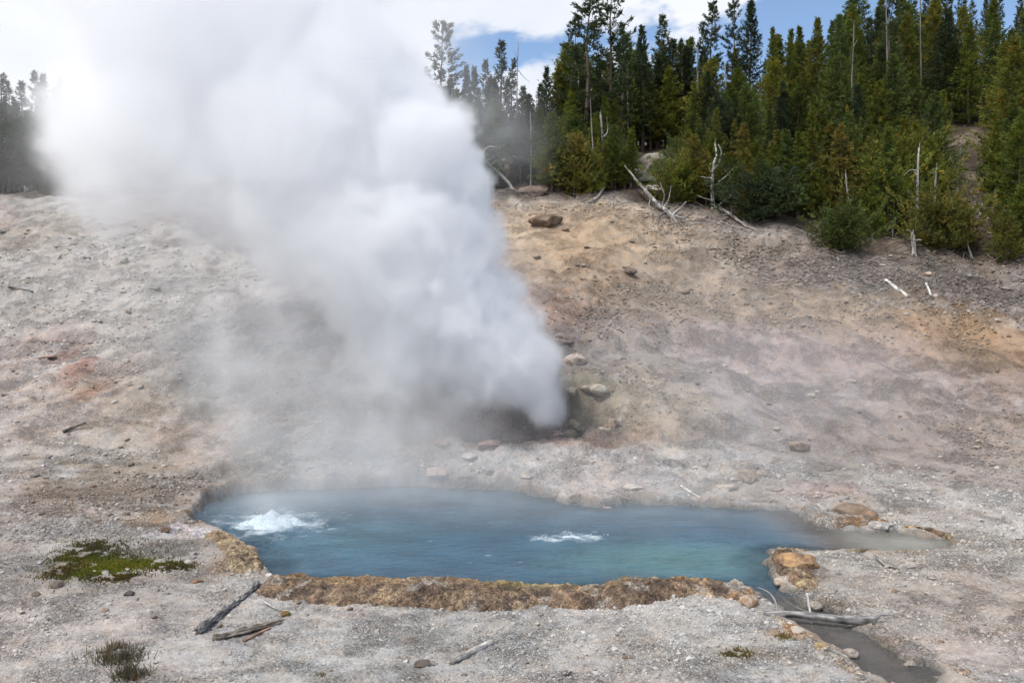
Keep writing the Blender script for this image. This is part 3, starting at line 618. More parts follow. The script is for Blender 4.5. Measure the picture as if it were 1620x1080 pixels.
# individual loose stones, too alike to tell apart
rnd = random.Random(5)
RSETS = []
for tone, c1, c2 in (('grey', (.34, .32, .29), (.24, .22, .2)), ('pale', (.50, .47, .42), (.36, .33, .29)), ('brown', (.20, .15, .11), (.30, .22, .17))):
    RSETS.append([rock_mesh(500 + len(RSETS) * 10 + j, 2, (1, .8, .55), c1, c2, .3) for j in range(4)])
AUTO = []
ZN = [  # region px, count, size range px, weights grey/pale/brown, label, group
    ((0,290,345,740), 50, (8,14), (5,4,2), 'stone on the left slope', 'loose stones on the left slope'),
    ((40,400,735,840), 28, (9,15), (2,1,5), 'stone in the brown rubble left of the pool', 'stones in the brown rubble left of the pool'),
    ((20,620,930,1070), 20, (9,14), (3,2,3), 'stone on the left foreground gravel', 'loose stones on the left foreground gravel'),
    ((620,1180,985,1070), 20, (8,13), (4,3,3), 'stone on the middle foreground gravel', 'loose stones on the middle foreground gravel'),
    ((1280,1610,880,1060), 18, (8,13), (4,4,2), 'stone on the flat right of the stream', 'loose stones right of the stream'),
    ((860,1320,345,520), 38, (7,13), (2,2,5), 'stone on the tan upper slope', 'loose stones on the tan upper slope'),
    ((1320,1610,400,520), 30, (7,13), (3,2,5), 'stone in the dark rubble under the bushes', 'stones in the dark rubble under the bushes'),
    ((960,1610,520,800), 42, (7,12), (4,4,2), 'stone on the right slope', 'loose stones on the right slope')]
for (x0, x1, y0, y1), cnt, (a0, a1), wts, lab, grp in ZN:
    k = 0
    while k < cnt:
        sx, sy = rnd.uniform(x0, x1), rnd.uniform(y0, y1); x, y, z = at(sx, sy)
        if pool_sd(np.array([x]), np.array([y]))[0] < .25: continue
        tone = rnd.choices((0, 1, 2), wts)[0]; w = rnd.uniform(a0, a1) * (1 if rnd.random() < .8 else 1.3) * y / F / 2
        o = obj('rock', rnd.choice(RSETS[tone]), M_rock); o.scale = (w, w * rnd.uniform(.7, 1.1), w * rnd.uniform(.6, 1.1)); o.rotation_euler = (rnd.uniform(-.3, .3), rnd.uniform(-.3, .3), rnd.uniform(0, 6.3))
        o.location = (x, y, z + w * .12); tag(o, lab, 'rock', grp); k += 1; AUTO.append((o, sx, sy, ('grey', 'pale', 'brown')[tone], w * F / y * 2, lab))

# ------------------------------------------------------------------ gravel (instanced, nobody could count it)
rs = np.random.RandomState(77)
def cloud(n, s0, s1, y0, y1, p=1.0):
    s = rs.uniform(s0, s1, n); Y = y0 * (y1 / y0)**(rs.rand(n)**p); return (s - 810) / F * Y, Y
PX, PY, PS, PC = [], [], [], []
pal = np.array([(.50,.47,.43),(.40,.38,.35),(.30,.28,.26),(.44,.36,.31),(.36,.27,.21),(.62,.60,.56),(.20,.17,.15),(.46,.40,.30)])
def put(x, y, size, probs):
    PX.append(x); PY.append(y); PS.append(size); PC.append(pal[rs.choice(8, len(x), p=np.array(probs) / sum(probs))] * rs.uniform(.6, 1.25, (len(x), 1)))
x, y = cloud(75000, -120, 1740, 7.3, 17.5); put(x, y, (.006 + .012 * rs.rand(len(x))**3 + .022 * (rs.rand(len(x)) > .975)) * (y / 9)**.9, (5, 5, 3.5, 2, 1.4, 2.6, 3, 1))
x, y = cloud(30000, -120, 1740, 16, 42); put(x, y, (.007 + .018 * rs.rand(len(x))**6) * (y / 22)**.9, (4, 4, 3, 3, 3, 1.2, 1.5, 2))
def blob(n, sx, sy, rx, ry, size, probs):
    n = int(n * 2.2)
    X, Y = march(sx, sy); x2, _ = march(sx + rx, sy); _, ya = march(sx, sy - ry); _, yb = march(sx, sy + ry)
    x = X + rs.randn(n) * (x2 - X) * .6; y = Y + rs.randn(n) * abs(ya - yb) / 2 * .6; put(x, y, size * (.16 + .6 * rs.rand(n)**4) * Y / F, probs)
    if probs[6] > 2: PC[-1] = PC[-1] * .55
dk = (.4, .8, 2, 1, 3, .3, 5, .6)
for n, sx, sy, rx, ry, sz in [(900,1180,400,90,22,6),(1000,1290,432,90,24,6),(2600,1440,445,160,34,6),(1500,1560,470,80,26,6),(1200,1300,500,180,30,5),(700,960,500,90,30,5),(500,1500,520,60,30,5),
                              (2200,230,775,150,34,5),(900,90,850,90,40,5),(500,330,820,40,24,5),(700,1030,470,110,30,5),(600,950,330,100,12,5),(500,1120,365,90,14,5),(400,1330,790,60,14,5),(500,1010,620,70,40,5),(500,1560,690,80,40,5)]:
    blob(n, sx, sy, rx, ry, sz, dk)
for n, sx, sy, rx, ry, sz in [(1500,150,480,200,90,5),(900,250,560,120,60,5),(700,80,400,120,30,5),(800,1050,960,150,20,4),(700,1350,900,90,30,4),(900,500,640,90,60,5),(600,1540,345,60,30,6),(500,1050,212,40,12,6)]:
    blob(n, sx, sy, rx, ry, sz, (4, 4, 2, 2, 1, 3, 1, 1))
PX = np.concatenate(PX); PY = np.concatenate(PY); PS = np.concatenate(PS); PC = np.concatenate(PC)
dn = fbm(PX * .8, PY * .8, o=4, seed=171, gain=.6); ok = (pool_sd(PX, PY) > .06) & (rs.rand(len(PX)) < .12 + .95 * sstep(-.12, .12, dn)); PX, PY, PS, PC = PX[ok], PY[ok], PS[ok], PC[ok]
loc = ground_col(PX, PY); PC = PC * .36 + loc * .72 * rs.uniform(.6, 1.3, (len(PX), 1))
PZ = ground_z(PX, PY) + PS * .15
def gravel_object(name, label, X, Y, Z, S, Cc):
    n = len(X); me = bpy.data.meshes.new(name); me.vertices.add(n); me.vertices.foreach_set('co', np.column_stack([X, Y, Z]).astype(np.float32).ravel())
    sc = np.column_stack([S, S * rs.uniform(.6, 1.1, n), S * rs.uniform(.4, .85, n)]); ro = np.column_stack([rs.uniform(-.4, .4, n), rs.uniform(-.4, .4, n), rs.uniform(0, 6.28, n)])
    for nm, typ, arr, key in (('psc', 'FLOAT_VECTOR', sc, 'vector'), ('prot', 'FLOAT_VECTOR', ro, 'vector'), ('pcol', 'FLOAT_VECTOR', Cc, 'vector')):
        a = me.attributes.new(nm, typ, 'POINT'); a.data.foreach_set(key, arr.astype(np.float32).ravel())
    o = obj(name, me); g = bpy.data.node_groups.new(name + '_nodes', 'GeometryNodeTree')
    g.interface.new_socket('Geometry', in_out='INPUT', socket_type='NodeSocketGeometry'); g.interface.new_socket('Geometry', in_out='OUTPUT', socket_type='NodeSocketGeometry')
    gi = g.nodes.new('NodeGroupInput'); go = g.nodes.new('NodeGroupOutput'); inst = g.nodes.new('GeometryNodeInstanceOnPoints'); join = g.nodes.new('GeometryNodeGeometryToInstance')
    for k in range(5):
        ic = g.nodes.new('GeometryNodeMeshIcoSphere'); ic.inputs['Subdivisions'].default_value = 1 ; ic.inputs['Radius'].default_value = 1
        sp = g.nodes.new('GeometryNodeSetPosition'); nz = g.nodes.new('ShaderNodeTexNoise'); nz.noise_dimensions = '4D'; nz.inputs['W'].default_value = k * 3.1; nz.inputs['Scale'].default_value = 1.4; nz.inputs['Detail'].default_value = 0
        vm = g.nodes.new('ShaderNodeVectorMath'); vm.operation = 'MULTIPLY_ADD'; g.links.new(nz.outputs['Color'], vm.inputs[0]); vm.inputs[1].default_value = (1.5, 1.5, 1.5); vm.inputs[2].default_value = (-.75, -.75, -.75)
        g.links.new(ic.outputs[0], sp.inputs[0]); g.links.new(vm.outputs[0], sp.inputs['Offset'])
        sm = g.nodes.new('GeometryNodeSetMaterial'); sm.inputs['Material'].default_value = M_pebble; g.links.new(sp.outputs[0], sm.inputs[0]); g.links.new(sm.outputs[0], join.inputs[0])
    def na(nm):
        a = g.nodes.new('GeometryNodeInputNamedAttribute'); a.data_type = 'FLOAT_VECTOR'; a.inputs[0].default_value = nm; return a.outputs[0]
    g.links.new(gi.outputs[0], inst.inputs['Points']); g.links.new(join.outputs[0], inst.inputs['Instance']); inst.inputs['Pick Instance'].default_value = True
    rd = g.nodes.new('FunctionNodeRandomValue'); rd.data_type = 'INT'; rd.inputs[4].default_value = 0; rd.inputs[5].default_value = 4; g.links.new(rd.outputs[2], inst.inputs['Instance Index'])
    e2r = g.nodes.new('FunctionNodeEulerToRotation'); g.links.new(na('prot'), e2r.inputs[0]); g.links.new(e2r.outputs[0], inst.inputs['Rotation']); g.links.new(na('psc'), inst.inputs['Scale'])
    g.links.new(inst.outputs[0], go.inputs[0]); o.modifiers.new('scatter', 'NODES').node_group = g
    return tag(o, label, kind='stuff')
M_pebble, t, p = newmat('pebble'); a = N(t, 'ShaderNodeAttribute', attribute_name='pcol', attribute_type='INSTANCER'); t.links.new(a.outputs['Vector'], p.inputs['Base Color']); p.inputs['Roughness'].default_value = .9; p.inputs['Specular IOR Level'].default_value = .2
gravel_object('gravel', 'pale and brown gravel littering the ground and the slope', PX, PY, PZ, PS, PC)
# ------------------------------------------------------------------ logs, sticks, snags
def tube(P, R, seg=8, rough=0.0, seed=0, cap=True, res=None):
    P = np.array([tuple(p) for p in P], float); R = np.array(R, float)
    if res:
        d = np.r_[0, np.cumsum(np.linalg.norm(np.diff(P, axis=0), axis=1))]; n = max(len(P), int(d[-1] / res) + 2); t = np.linspace(0, d[-1], n)
        P = np.stack([np.interp(t, d, P[:, i]) for i in range(3)], 1); R = np.interp(t, d, R)
        if n > 6:
            Q = P.copy(); Q[1:-1] = (P[:-2] + 2 * P[1:-1] + P[2:]) / 4; P = Q
    T = np.gradient(P, axis=0); T /= np.linalg.norm(T, axis=1)[:, None] + 1e-9
    ref = np.array([0, 0, 1.0]) if abs(T[0, 2]) < .8 else np.array([1.0, 0, 0])
    A = np.cross(T, ref); A /= np.linalg.norm(A, axis=1)[:, None] + 1e-9; B = np.cross(T, A)
    a = np.linspace(0, 2 * math.pi, seg, endpoint=False)
    rr = R[:, None] * np.ones(seg)
    if rough:
        rr = rr * (1 + rough * 1.6 * perlin(np.cos(a)[None, :] * 1.7 + 0 * rr, np.sin(a)[None, :] * 1.7 + 0 * rr, np.arange(len(P))[:, None] * .18 + 0 * rr, seed=seed) + rough * .8 * perlin(np.cos(a)[None, :] * 4 + 0 * rr, np.sin(a)[None, :] * 4 + 0 * rr, np.arange(len(P))[:, None] * .3 + 0 * rr, seed=seed + 1))
    V = P[:, None, :] + rr[..., None] * (np.cos(a)[None, :, None] * A[:, None, :] + np.sin(a)[None, :, None] * B[:, None, :])
    sk = perlin(np.cos(a)[None, :] * 3.6 + 0 * rr, np.sin(a)[None, :] * 3.6 + 0 * rr, np.arange(len(P))[:, None] * .10 + 0 * rr, seed=seed + 5); sk = np.clip(1 + 1.5 * sk + .5 * perlin(np.cos(a)[None, :] * 9 + 0 * rr, np.sin(a)[None, :] * 9 + 0 * rr, np.arange(len(P))[:, None] * .25 + 0 * rr, seed=seed + 6), .3, 1.6)
    V = np.concatenate([V, sk[..., None]], -1)
    n = len(P); i = np.arange(n - 1)[:, None] * seg; j = np.arange(seg)[None, :]; k = (j + 1) % seg
    q = np.stack([i + j, i + k, i + seg + k, i + seg + j], -1).reshape(-1, 4)
    V = V.reshape(-1, 4); T3 = np.concatenate([q[:, [0, 1, 2]], q[:, [0, 2, 3]]])
    if cap:
        c0, c1 = len(V), len(V) + 1; V = np.vstack([V, np.r_[P[0], .5], np.r_[P[-1], .5]]); jj = np.arange(seg); kk = (jj + 1) % seg
        T3 = np.vstack([T3, np.stack([np.full(seg, c0), kk, jj], 1), np.stack([np.full(seg, c1), (n - 1) * seg + jj, (n - 1) * seg + kk], 1)])
    return V, T3
def merge(L_):
    V, T, o = [], [], 0
    for v, t_ in L_: V.append(v); T.append(t_ + o); o += len(v)
    return np.vstack(V), np.vstack(T)
def lying(name, pts, r0, r1, colr, label, cat='log', lift=.6, branches=(), seed=0, rough=.25, seg=10, group=None, air=0, splits=0):
    """piece of wood lying on the ground through the given picture points; radii in metres"""
    W_ = [at(*p) for p in pts]; n = len(W_); R = np.linspace(r0, r1, n)
    P = [Vector((x, y, z + R[i] * lift + (air[i] if air else 0))) for i, (x, y, z) in enumerate(W_)]
    if cat == 'log' or n == 3 and cat == 'stick':      # stiff pieces lie straight, resting on the highest ground under them
        A_, B_ = P[0].copy(), P[-1].copy(); Q = [A_.lerp(B_, i / (n - 1)) for i in range(n)]; up_ = max(0, max(P[i].z - Q[i].z for i in range(n))) * .5; P = [q + Vector((0, 0, up_ + (.012 * math.sin(i * 2.1 + seed)) * (n > 3))) for i, q in enumerate(Q)]
    e = empty(name, P[0]); tag(e, label, cat, group)
    Pl = [p - P[0] for p in P]
    vt = [tube(Pl, R, seg, rough, seed, res=max(.02, r0 * .5))]
    rr = random.Random(seed)
    for k in range(splits):      # splintered strands at both ends
        for e0, e1 in ((Pl[0], Pl[1] if n > 1 else Pl[-1]), (Pl[-1], Pl[-2])):
            d = (e0 - e1).normalized(); off = Vector((rr.uniform(-1, 1), rr.uniform(-1, 1), rr.uniform(-.3, 1))) * r0 * .55
            vt.append(tube([e0 - d * r0 * 3 + off, e0 + off * 1.1, e0 + d * r0 * rr.uniform(.8, 2.6) + off * 1.3], [r0 * .4, r0 * .3, r0 * .06], 5))
    V, T = merge(vt); o = obj('trunk' if cat in ('fallen tree', 'dead tree') else 'stem', mesh_from(name, V, T), M_dead, e); o.color = (*colr, 1)
    for k, (bp, br) in enumerate(branches):   # branches: list of offsets in m from a fraction along the stem
        f, pp = bp; i = f * (n - 1); i0 = min(int(i), n - 2); b0 = Pl[i0].lerp(Pl[i0 + 1], i - i0)
        pts_ = [b0] + [b0 + Vector(q) for q in pp]
        V, T = tube(pts_, np.linspace(br, br * .25, len(pts_)), 6, .15, seed + k, res=.06); o = obj('branch', mesh_from('branch', V, T), M_dead, e); o.color = (*colr, 1)
    return e
GW = (.34, .33, .31); GW2 = (.42, .40, .37); BW = (.19, .155, .12); WW = (.56, .54, .50)
lying('log', [(312,1007),(345,978),(378,950),(407,928)], .036, .042, (.24,.225,.205), 'weathered grey split log lying left of the near rim, pointing at the pool', seed=1, splits=3, rough=.5, seg=26)
lying('log', [(338,1018),(380,1008),(443,988)], .032, .028, BW, 'dark brown split log below the grey one, lying nearly level', seed=2, splits=3, rough=.55, seg=24)
lying('stick', [(385,1016),(412,1003),(428,996)], .016, .014, (.24,.15,.10), 'short reddish splinter lying against the dark brown split log', 'stick', seed=3, rough=.3)
lying('stick', [(713,1052),(745,1036),(777,1021)], .030, .032, (.33,.31,.28), 'short straight pale stick in the middle of the near gravel', 'stick', seed=4, rough=.12, splits=1)
lying('log', [(1208,973),(1240,975),(1300,981),(1345,985),(1386,988)], .030, .044, (.23,.22,.21), 'smooth grey log lying across the outflow stream', seed=5, rough=.16, seg=12, air=[0,.0,.0,.0,0],
      branches=[((.12, [(.02,.05,.09),(-.04,.12,.20),(-.16,.16,.24)]), .018), ((.5, [(-.05,.1,.0),(-.2,.35,.02),(-.3,.55,.1)]), .014), ((.97, [(.08,.03,.05),(.2,.05,.04)]), .03)])
lying('stick', [(1276,952),(1283,962),(1286,972),(1312,980)], .014, .008, GW2, 'thin forked grey twig in the stream above the smooth log', 'stick', seed=6, air=[.08,.08,.05,.03], branches=[((.5, [(.12,-.02,.02),(.25,-.1,.02)]), .008)])
lying('stick', [(1383,884),(1398,896),(1430,903),(1465,900)], .018, .014, (.30,.27,.24), 'curved thin branch on the pale flat beyond the stream', 'stick', seed=7, air=[.04,.02,0,.04], branches=[((.97, [(.05,.05,.03)]), .02)])
lying('stick', [(1077,771),(1092,779),(1107,786)], .014, .012, (.62,.58,.50), 'straight cream twig on the bank behind the pool', 'stick', seed=8)
lying('stick', [(418,957),(435,966),(452,969),(470,968)], .011, .007, (.36,.34,.31), 'cluster of thin twigs between the grey log and the near rim', 'stick', seed=9, air=[.02,.03,.01,0], branches=[((.3, [(.05,.1,.06),(-.02,.2,.08)]), .007), ((.6, [(.1,-.08,.01),(.2,-.1,0)]), .007)])
lying('stick', [(600,1014),(628,1024)], .008, .006, (.33,.31,.28), 'very thin grey twig right of the dark brown log', 'stick', seed=10)
lying('stick', [(1401,449),(1418,462),(1437,476)], .055, .05, WW, 'bleached white stick in the rubble on the right slope', 'stick', seed=11, rough=.15, seg=8)
lying('stick', [(1465,456),(1469,464),(1473,472)], .04, .03, WW, 'small white wood scrap right of the bleached stick', 'stick', seed=12)
lying('stick', [(100,686),(118,680),(136,676)], .035, .02, (.16,.14,.12), 'dark twig on the left slope below the red streak', 'stick', seed=13, air=[0,.05,.08])
lying('stick', [(14,461),(34,461),(52,461)], .03, .03, (.15,.13,.12), 'dark stick at the left edge of the slope', 'stick', seed=14)
lying('fallen_trunk', [(988,303),(1010,316),(1035,332),(1066,350)], .03, .085, (.27,.25,.23), 'fallen grey trunk with root ball at the top of the tan slope', 'fallen tree', seed=15, rough=.3, air=[.9,.6,.3,.05],
      branches=[((.8,[(.1,0,.4),(-.05,.1,.9)]),.04), ((.82,[(.2,0,.3),(.3,.1,.8)]),.035), ((.6,[(-.1,-.1,-.3),(.1,-.3,-.5)]),.03), ((.97,[(.3,.1,.25),(.5,0,.5)]),.07), ((.98,[(.35,-.1,-.1),(.7,-.2,.1)]),.07), ((.98,[(.1,-.3,-.3),(.2,-.5,-.4)]),.06), ((.9,[(-.3,-.3,-.1),(-.5,-.6,-.35)]),.05), ((.9,[(-.1,-.4,-.1),(.1,-.8,-.4)]),.04)])
lying('fallen_trunk', [(1138,345),(1158,352),(1180,362),(1218,374)], .06, .035, (.25,.23,.21), 'low fallen trunk at the foot of the branching snag', 'fallen tree', seed=16, rough=.3, air=[.15,.1,.05,0], branches=[((.3,[(.05,0,.3)]),.03), ((.4,[(-.2,-.1,.2)]),.03)])
lying('fallen_trunk', [(985,278),(968,286),(958,292)], .06, .04, GW2, 'short forked dead limb right of the two pronged snag', 'fallen tree', seed=17, air=[.4,.2,0], branches=[((0,[(.15,0,.3)]),.04), ((0,[(-.3,0,.6),(-.8,.1,1.1)]),.03)])
lying('fallen_trunk', [(930,318),(946,312),(958,302)], .05, .04, (.34,.31,.27), 'curved dead branch under the orange bush', 'fallen tree', seed=18, air=[0,.05,.2])
lying('fallen_trunk', [(800,268),(830,262),(860,258)], .06, .05, (.40,.38,.35), 'hazy pale trunk lying on the rock face', 'fallen tree', seed=19, air=[1.1,1.2,1.0], branches=[((.4,[(.2,0,.4),(.5,0,.6)]),.03)])

def snag(pts, Y, rpx0, rpx1, colr, label, branches=(), seed=0, rough=.2, cat='dead tree', name='dead_tree', jag=True):
    """standing dead tree: pts in the picture, first point on the ground; all in a plane at depth Y (slightly varied)"""
    rr = random.Random(seed); x, y, z = ground_at(pts[0][0], Y)
    P = [wpt(px, py, Y + (i * .12 if i else 0)) for i, (px, py) in enumerate(pts)]; P[0].z = min(P[0].z, z - .15)
    e = empty(name, P[0]); tag(e, label, cat); Pl = [p - P[0] for p in P]; sc = Y / F
    d = [0]; 
    for i in range(1, len(P)): d.append(d[-1] + (P[i] - P[i - 1]).length)
    R = [(rpx0 + (rpx1 - rpx0) * t / d[-1]) * sc * .68 for t in d]; R[0] *= 1.35
    vt = [tube(Pl, R, 9, rough, seed, res=.12)]
    if jag:
        for k in range(3): vt.append(tube([Pl[-1] - Vector((0, 0, .12)), Pl[-1] + Vector((rr.uniform(-1, 1) * R[-1], rr.uniform(-1, 1) * R[-1], rr.uniform(.05, .22)))], [R[-1] * .6, R[-1] * .08], 4))
    V, T = merge(vt); o = obj('trunk', mesh_from('trunk', V, T), M_dead, e); colr = tuple(c * .72 for c in colr); o.color = (*colr, 1)
    for k, (bpts, br) in enumerate(branches):
        Q = [wpt(px, py, Y + rr.uniform(-.1, .1) + i * rr.uniform(-.25, .1)) - P[0] for i, (px, py) in enumerate(bpts)]
        V, T = tube(Q, np.linspace(br * sc * .7, br * sc * .25, len(Q)), 6, .15, seed + k, res=.1); o = obj('branch', mesh_from('branch', V, T), M_dead, e); o.color = (*colr, 1)
    return e
def Yat(sx, sy): return march(sx, sy)[1]
snag([(953,268),(954,235),(952,205),(950,183)], Yat(953,300)+1.0, 4, 2.2, (.42,.40,.36), 'two pronged pale snag rising behind the orange green bush',
     [([(954,218),(961,212),(962,200),(960,187)],2.4), ([(955,250),(966,255),(980,268)],1.5), ([(955,256),(940,258),(926,262)],1.2)], 21)
snag([(1130,338),(1127,310),(1127,280),(1128,262),(1134,245),(1131,228)], Yat(1130,338), 5, 2, (.44,.42,.38), 'branching grey snag standing over the low junipers',
     [([(1128,270),(1138,258),(1142,240),(1136,228)],2.2), ([(1128,335),(1140,322),(1158,308)],2.4), ([(1137,288),(1150,278),(1162,264)],1.5), ([(1128,282),(1116,281),(1106,279)],1.6), ([(1127,295),(1118,294)],1.4), ([(1128,305),(1120,303)],1.3), ([(1128,318),(1112,313),(1100,308)],1.4), ([(1126,275),(1122,266),(1124,259)],1.5), ([(1127,288),(1119,286)],1.3)], 22, .3)
snag([(1208,318),(1209,290),(1206,272),(1202,262)], Yat(1208,345)+.3, 2.6, 1.5, (.36,.34,.31), 'thin left hand pole of the pair above the rusty bush', [([(1208,280),(1214,272),(1219,268)],1.8)], 23)
snag([(1214,312),(1215,285),(1217,268)], Yat(1208,345)+.9, 2.2, 1.8, (.44,.42,.38), 'thin right hand pole of the pair above the rusty bush', [], 24)
snag([(1361,238),(1360,200),(1360,167)], Yat(1360,380)+6.5, 3, 2.6, (.42,.40,.36), 'broken off pale pole standing alone in the middle of the pines', [([(1360,202),(1348,201),(1336,201)],1.3)], 25)
snag([(1452,338),(1451,300),(1452,265),(1454,234)], Yat(1452,400)+1.3, 4, 2.0, (.48,.46,.42), 'tall pale barkless snag above the stump', [([(1451,270),(1440,268),(1430,278)],1.2), ([(1451,290),(1444,285)],1.5), ([(1452,278),(1446,272)],1.2)], 26, .3)
snag([(1480,322),(1479,295),(1482,266)], Yat(1480,400)+1.6, 3, 2.2, (.36,.34,.31), 'shorter grey snag just right of the barkless one', [([(1480,275),(1472,272)],1.2), ([(1480,300),(1492,296)],1.1)], 27)
snag([(1344,352),(1342,320),(1339,290),(1338,275)], Yat(1344,390)+.6, 3.2, 1.8, (.28,.25,.23), 'thin dark trunk standing in the bush left of the stump', [([(1343,345),(1330,336),(1312,330)],1.4), ([(1342,330),(1328,330)],1.2)], 28)
snag([(1446,411),(1446,392),(1444,372)], Yat(1446,408), 5.5, 4, (.50,.47,.42), 'jagged pale stump at the edge of the dark rubble', [([(1444,374),(1441,366),(1434,364)],1.8), ([(1447,381),(1454,379),(1459,380)],2.0), ([(1443,380),(1434,378)],1.2)], 29, .35)
snag([(1540,408),(1534,398),(1531,388)], Yat(1540,405), 2.4, 1.8, (.38,.36,.32), 'small bent dead stem right of the last bush', [], 30)
snag([(812,304),(806,290),(790,274),(775,262),(764,248),(760,238)], Yat(812,303)+.1, 4, 1.8, (.46,.44,.41), 'leaning curved dead trunk in front of the rock face', [([(764,246),(766,237),(774,231),(786,233)],1.8), ([(775,262),(782,256),(790,252)],1.2), ([(770,254),(778,250),(782,246)],1.0)], 31, .2)
snag([(942,262),(938,240),(937,220),(936,200),(934,160)], 34.5, 2.0, 1.2, (.22,.20,.18), 'thin crooked dark snag left of the two pronged one', [([(938,240),(930,225),(935,205)],1.2)], 32)
snag([(1405,190),(1404,120),(1403,60),(1402,10)], 39, 2.2, 1.3, (.20,.185,.17), 'tall bare grey pole among the tallest right hand pines', [([(1403,70),(1408,64)],1), ([(1403,40),(1397,36)],1), ([(1403,95),(1409,92)],1)], 33)
snag([(1457,190),(1457,120),(1456,60),(1456,-6)], 42, 1.8, 1.2, (.18,.165,.15), 'tall bare pole right of the first tall bare pole', [([(1457,50),(1462,45)],1)], 34)
snag([(1347,175),(1348,120),(1350,70),(1351,40)], 38, 2.0, 1.0, (.25,.23,.21), 'leafless thin pole beside a cone shaped pine near the sky gap', [([(1350,60),(1344,52)],.9), ([(1350,75),(1356,64)],.9), ([(1349,92),(1343,84)],.9)], 35)
snag([(1152,200),(1150,150),(1147,105)], 38.5, 2.4, 1.4, (.34,.32,.30), 'slender grey pole in front of the pines over the branching snag', [([(1150,150),(1144,145)],1), ([(1150,130),(1156,126)],1)], 36)
snag([(994,165),(993,130),(993,98)], 41, 1.8, 1.2, (.36,.34,.31), 'short pale pole on the skyline right of the tall sparse pine', [], 37)
snag([(917,180),(916,150),(915,125)], 38, 1.8, 1.4, (.36,.33,.30), 'short pale pole under the tall sparse pine', [], 38)
snag([(817,190),(818,130),(819,95),(820,68)], 40, 2.0, .8, (.28,.27,.26), 'dead spire with broken side limbs on the hazy skyline', [([(819,110),(828,122),(838,130)],1), ([(819,95),(813,80)],.9), ([(819,120),(812,112)],.9), ([(818,140),(826,148)],1)], 39)
snag([(840,240),(840,200),(839,180)], 36, 1.6, 1.2, (.32,.31,.30), 'hazy grey pole above the rock face', [], 40)
snag([(1103,130),(1104,100),(1104,70)], 42.5, 2.0, 1.4, (.28,.24,.20), 'dark bare pole below the twin topped pine', [], 41)

rd_ = random.Random(44)
for k, (sx, sy, hh) in enumerate([(1178,330,60),(1262,345,52),(1310,300,70),(1385,330,62),(1412,372,40),(1425,300,80),(1500,330,60),(1515,300,66),(1570,360,60),(1246,300,64),(1098,300,60),(870,280,60),(892,262,70),(975,262,50),(720,290,70),(1600,340,60)]):
    top = sy - hh; w = rd_.uniform(-8, 8)
    snag([(sx, sy), (sx + w * .4, sy - hh * .5), (sx + w, top)], Yat(sx, sy) - .2, 2.0, 1.0, (.30,.28,.25), 'thin dead sapling ' + ['right of the branching snag','left of the low right wood bushes','above the rusty pine','beside the upright green bush','left of the pale stump','behind the barkless snag','right of the short grey snag','by the foot of the bare soil path','near the right edge','above the small rusty bush','beside the low spreading juniper','in the rusty bush clump','above the rusty bush clump','right of the two pronged snag','at the edge of the steam','behind the brownish edge bush'][k],
         [([(sx + w * f_, sy - hh * f_), (sx + w * f_ + s_ * hh * .22, sy - hh * (f_ + rd_.uniform(-.02, .2)))], .9) for f_, s_ in ((.35, 1), (.5, -1), (.62, 1), (.75, -1), (.85, 1))], 60 + k)
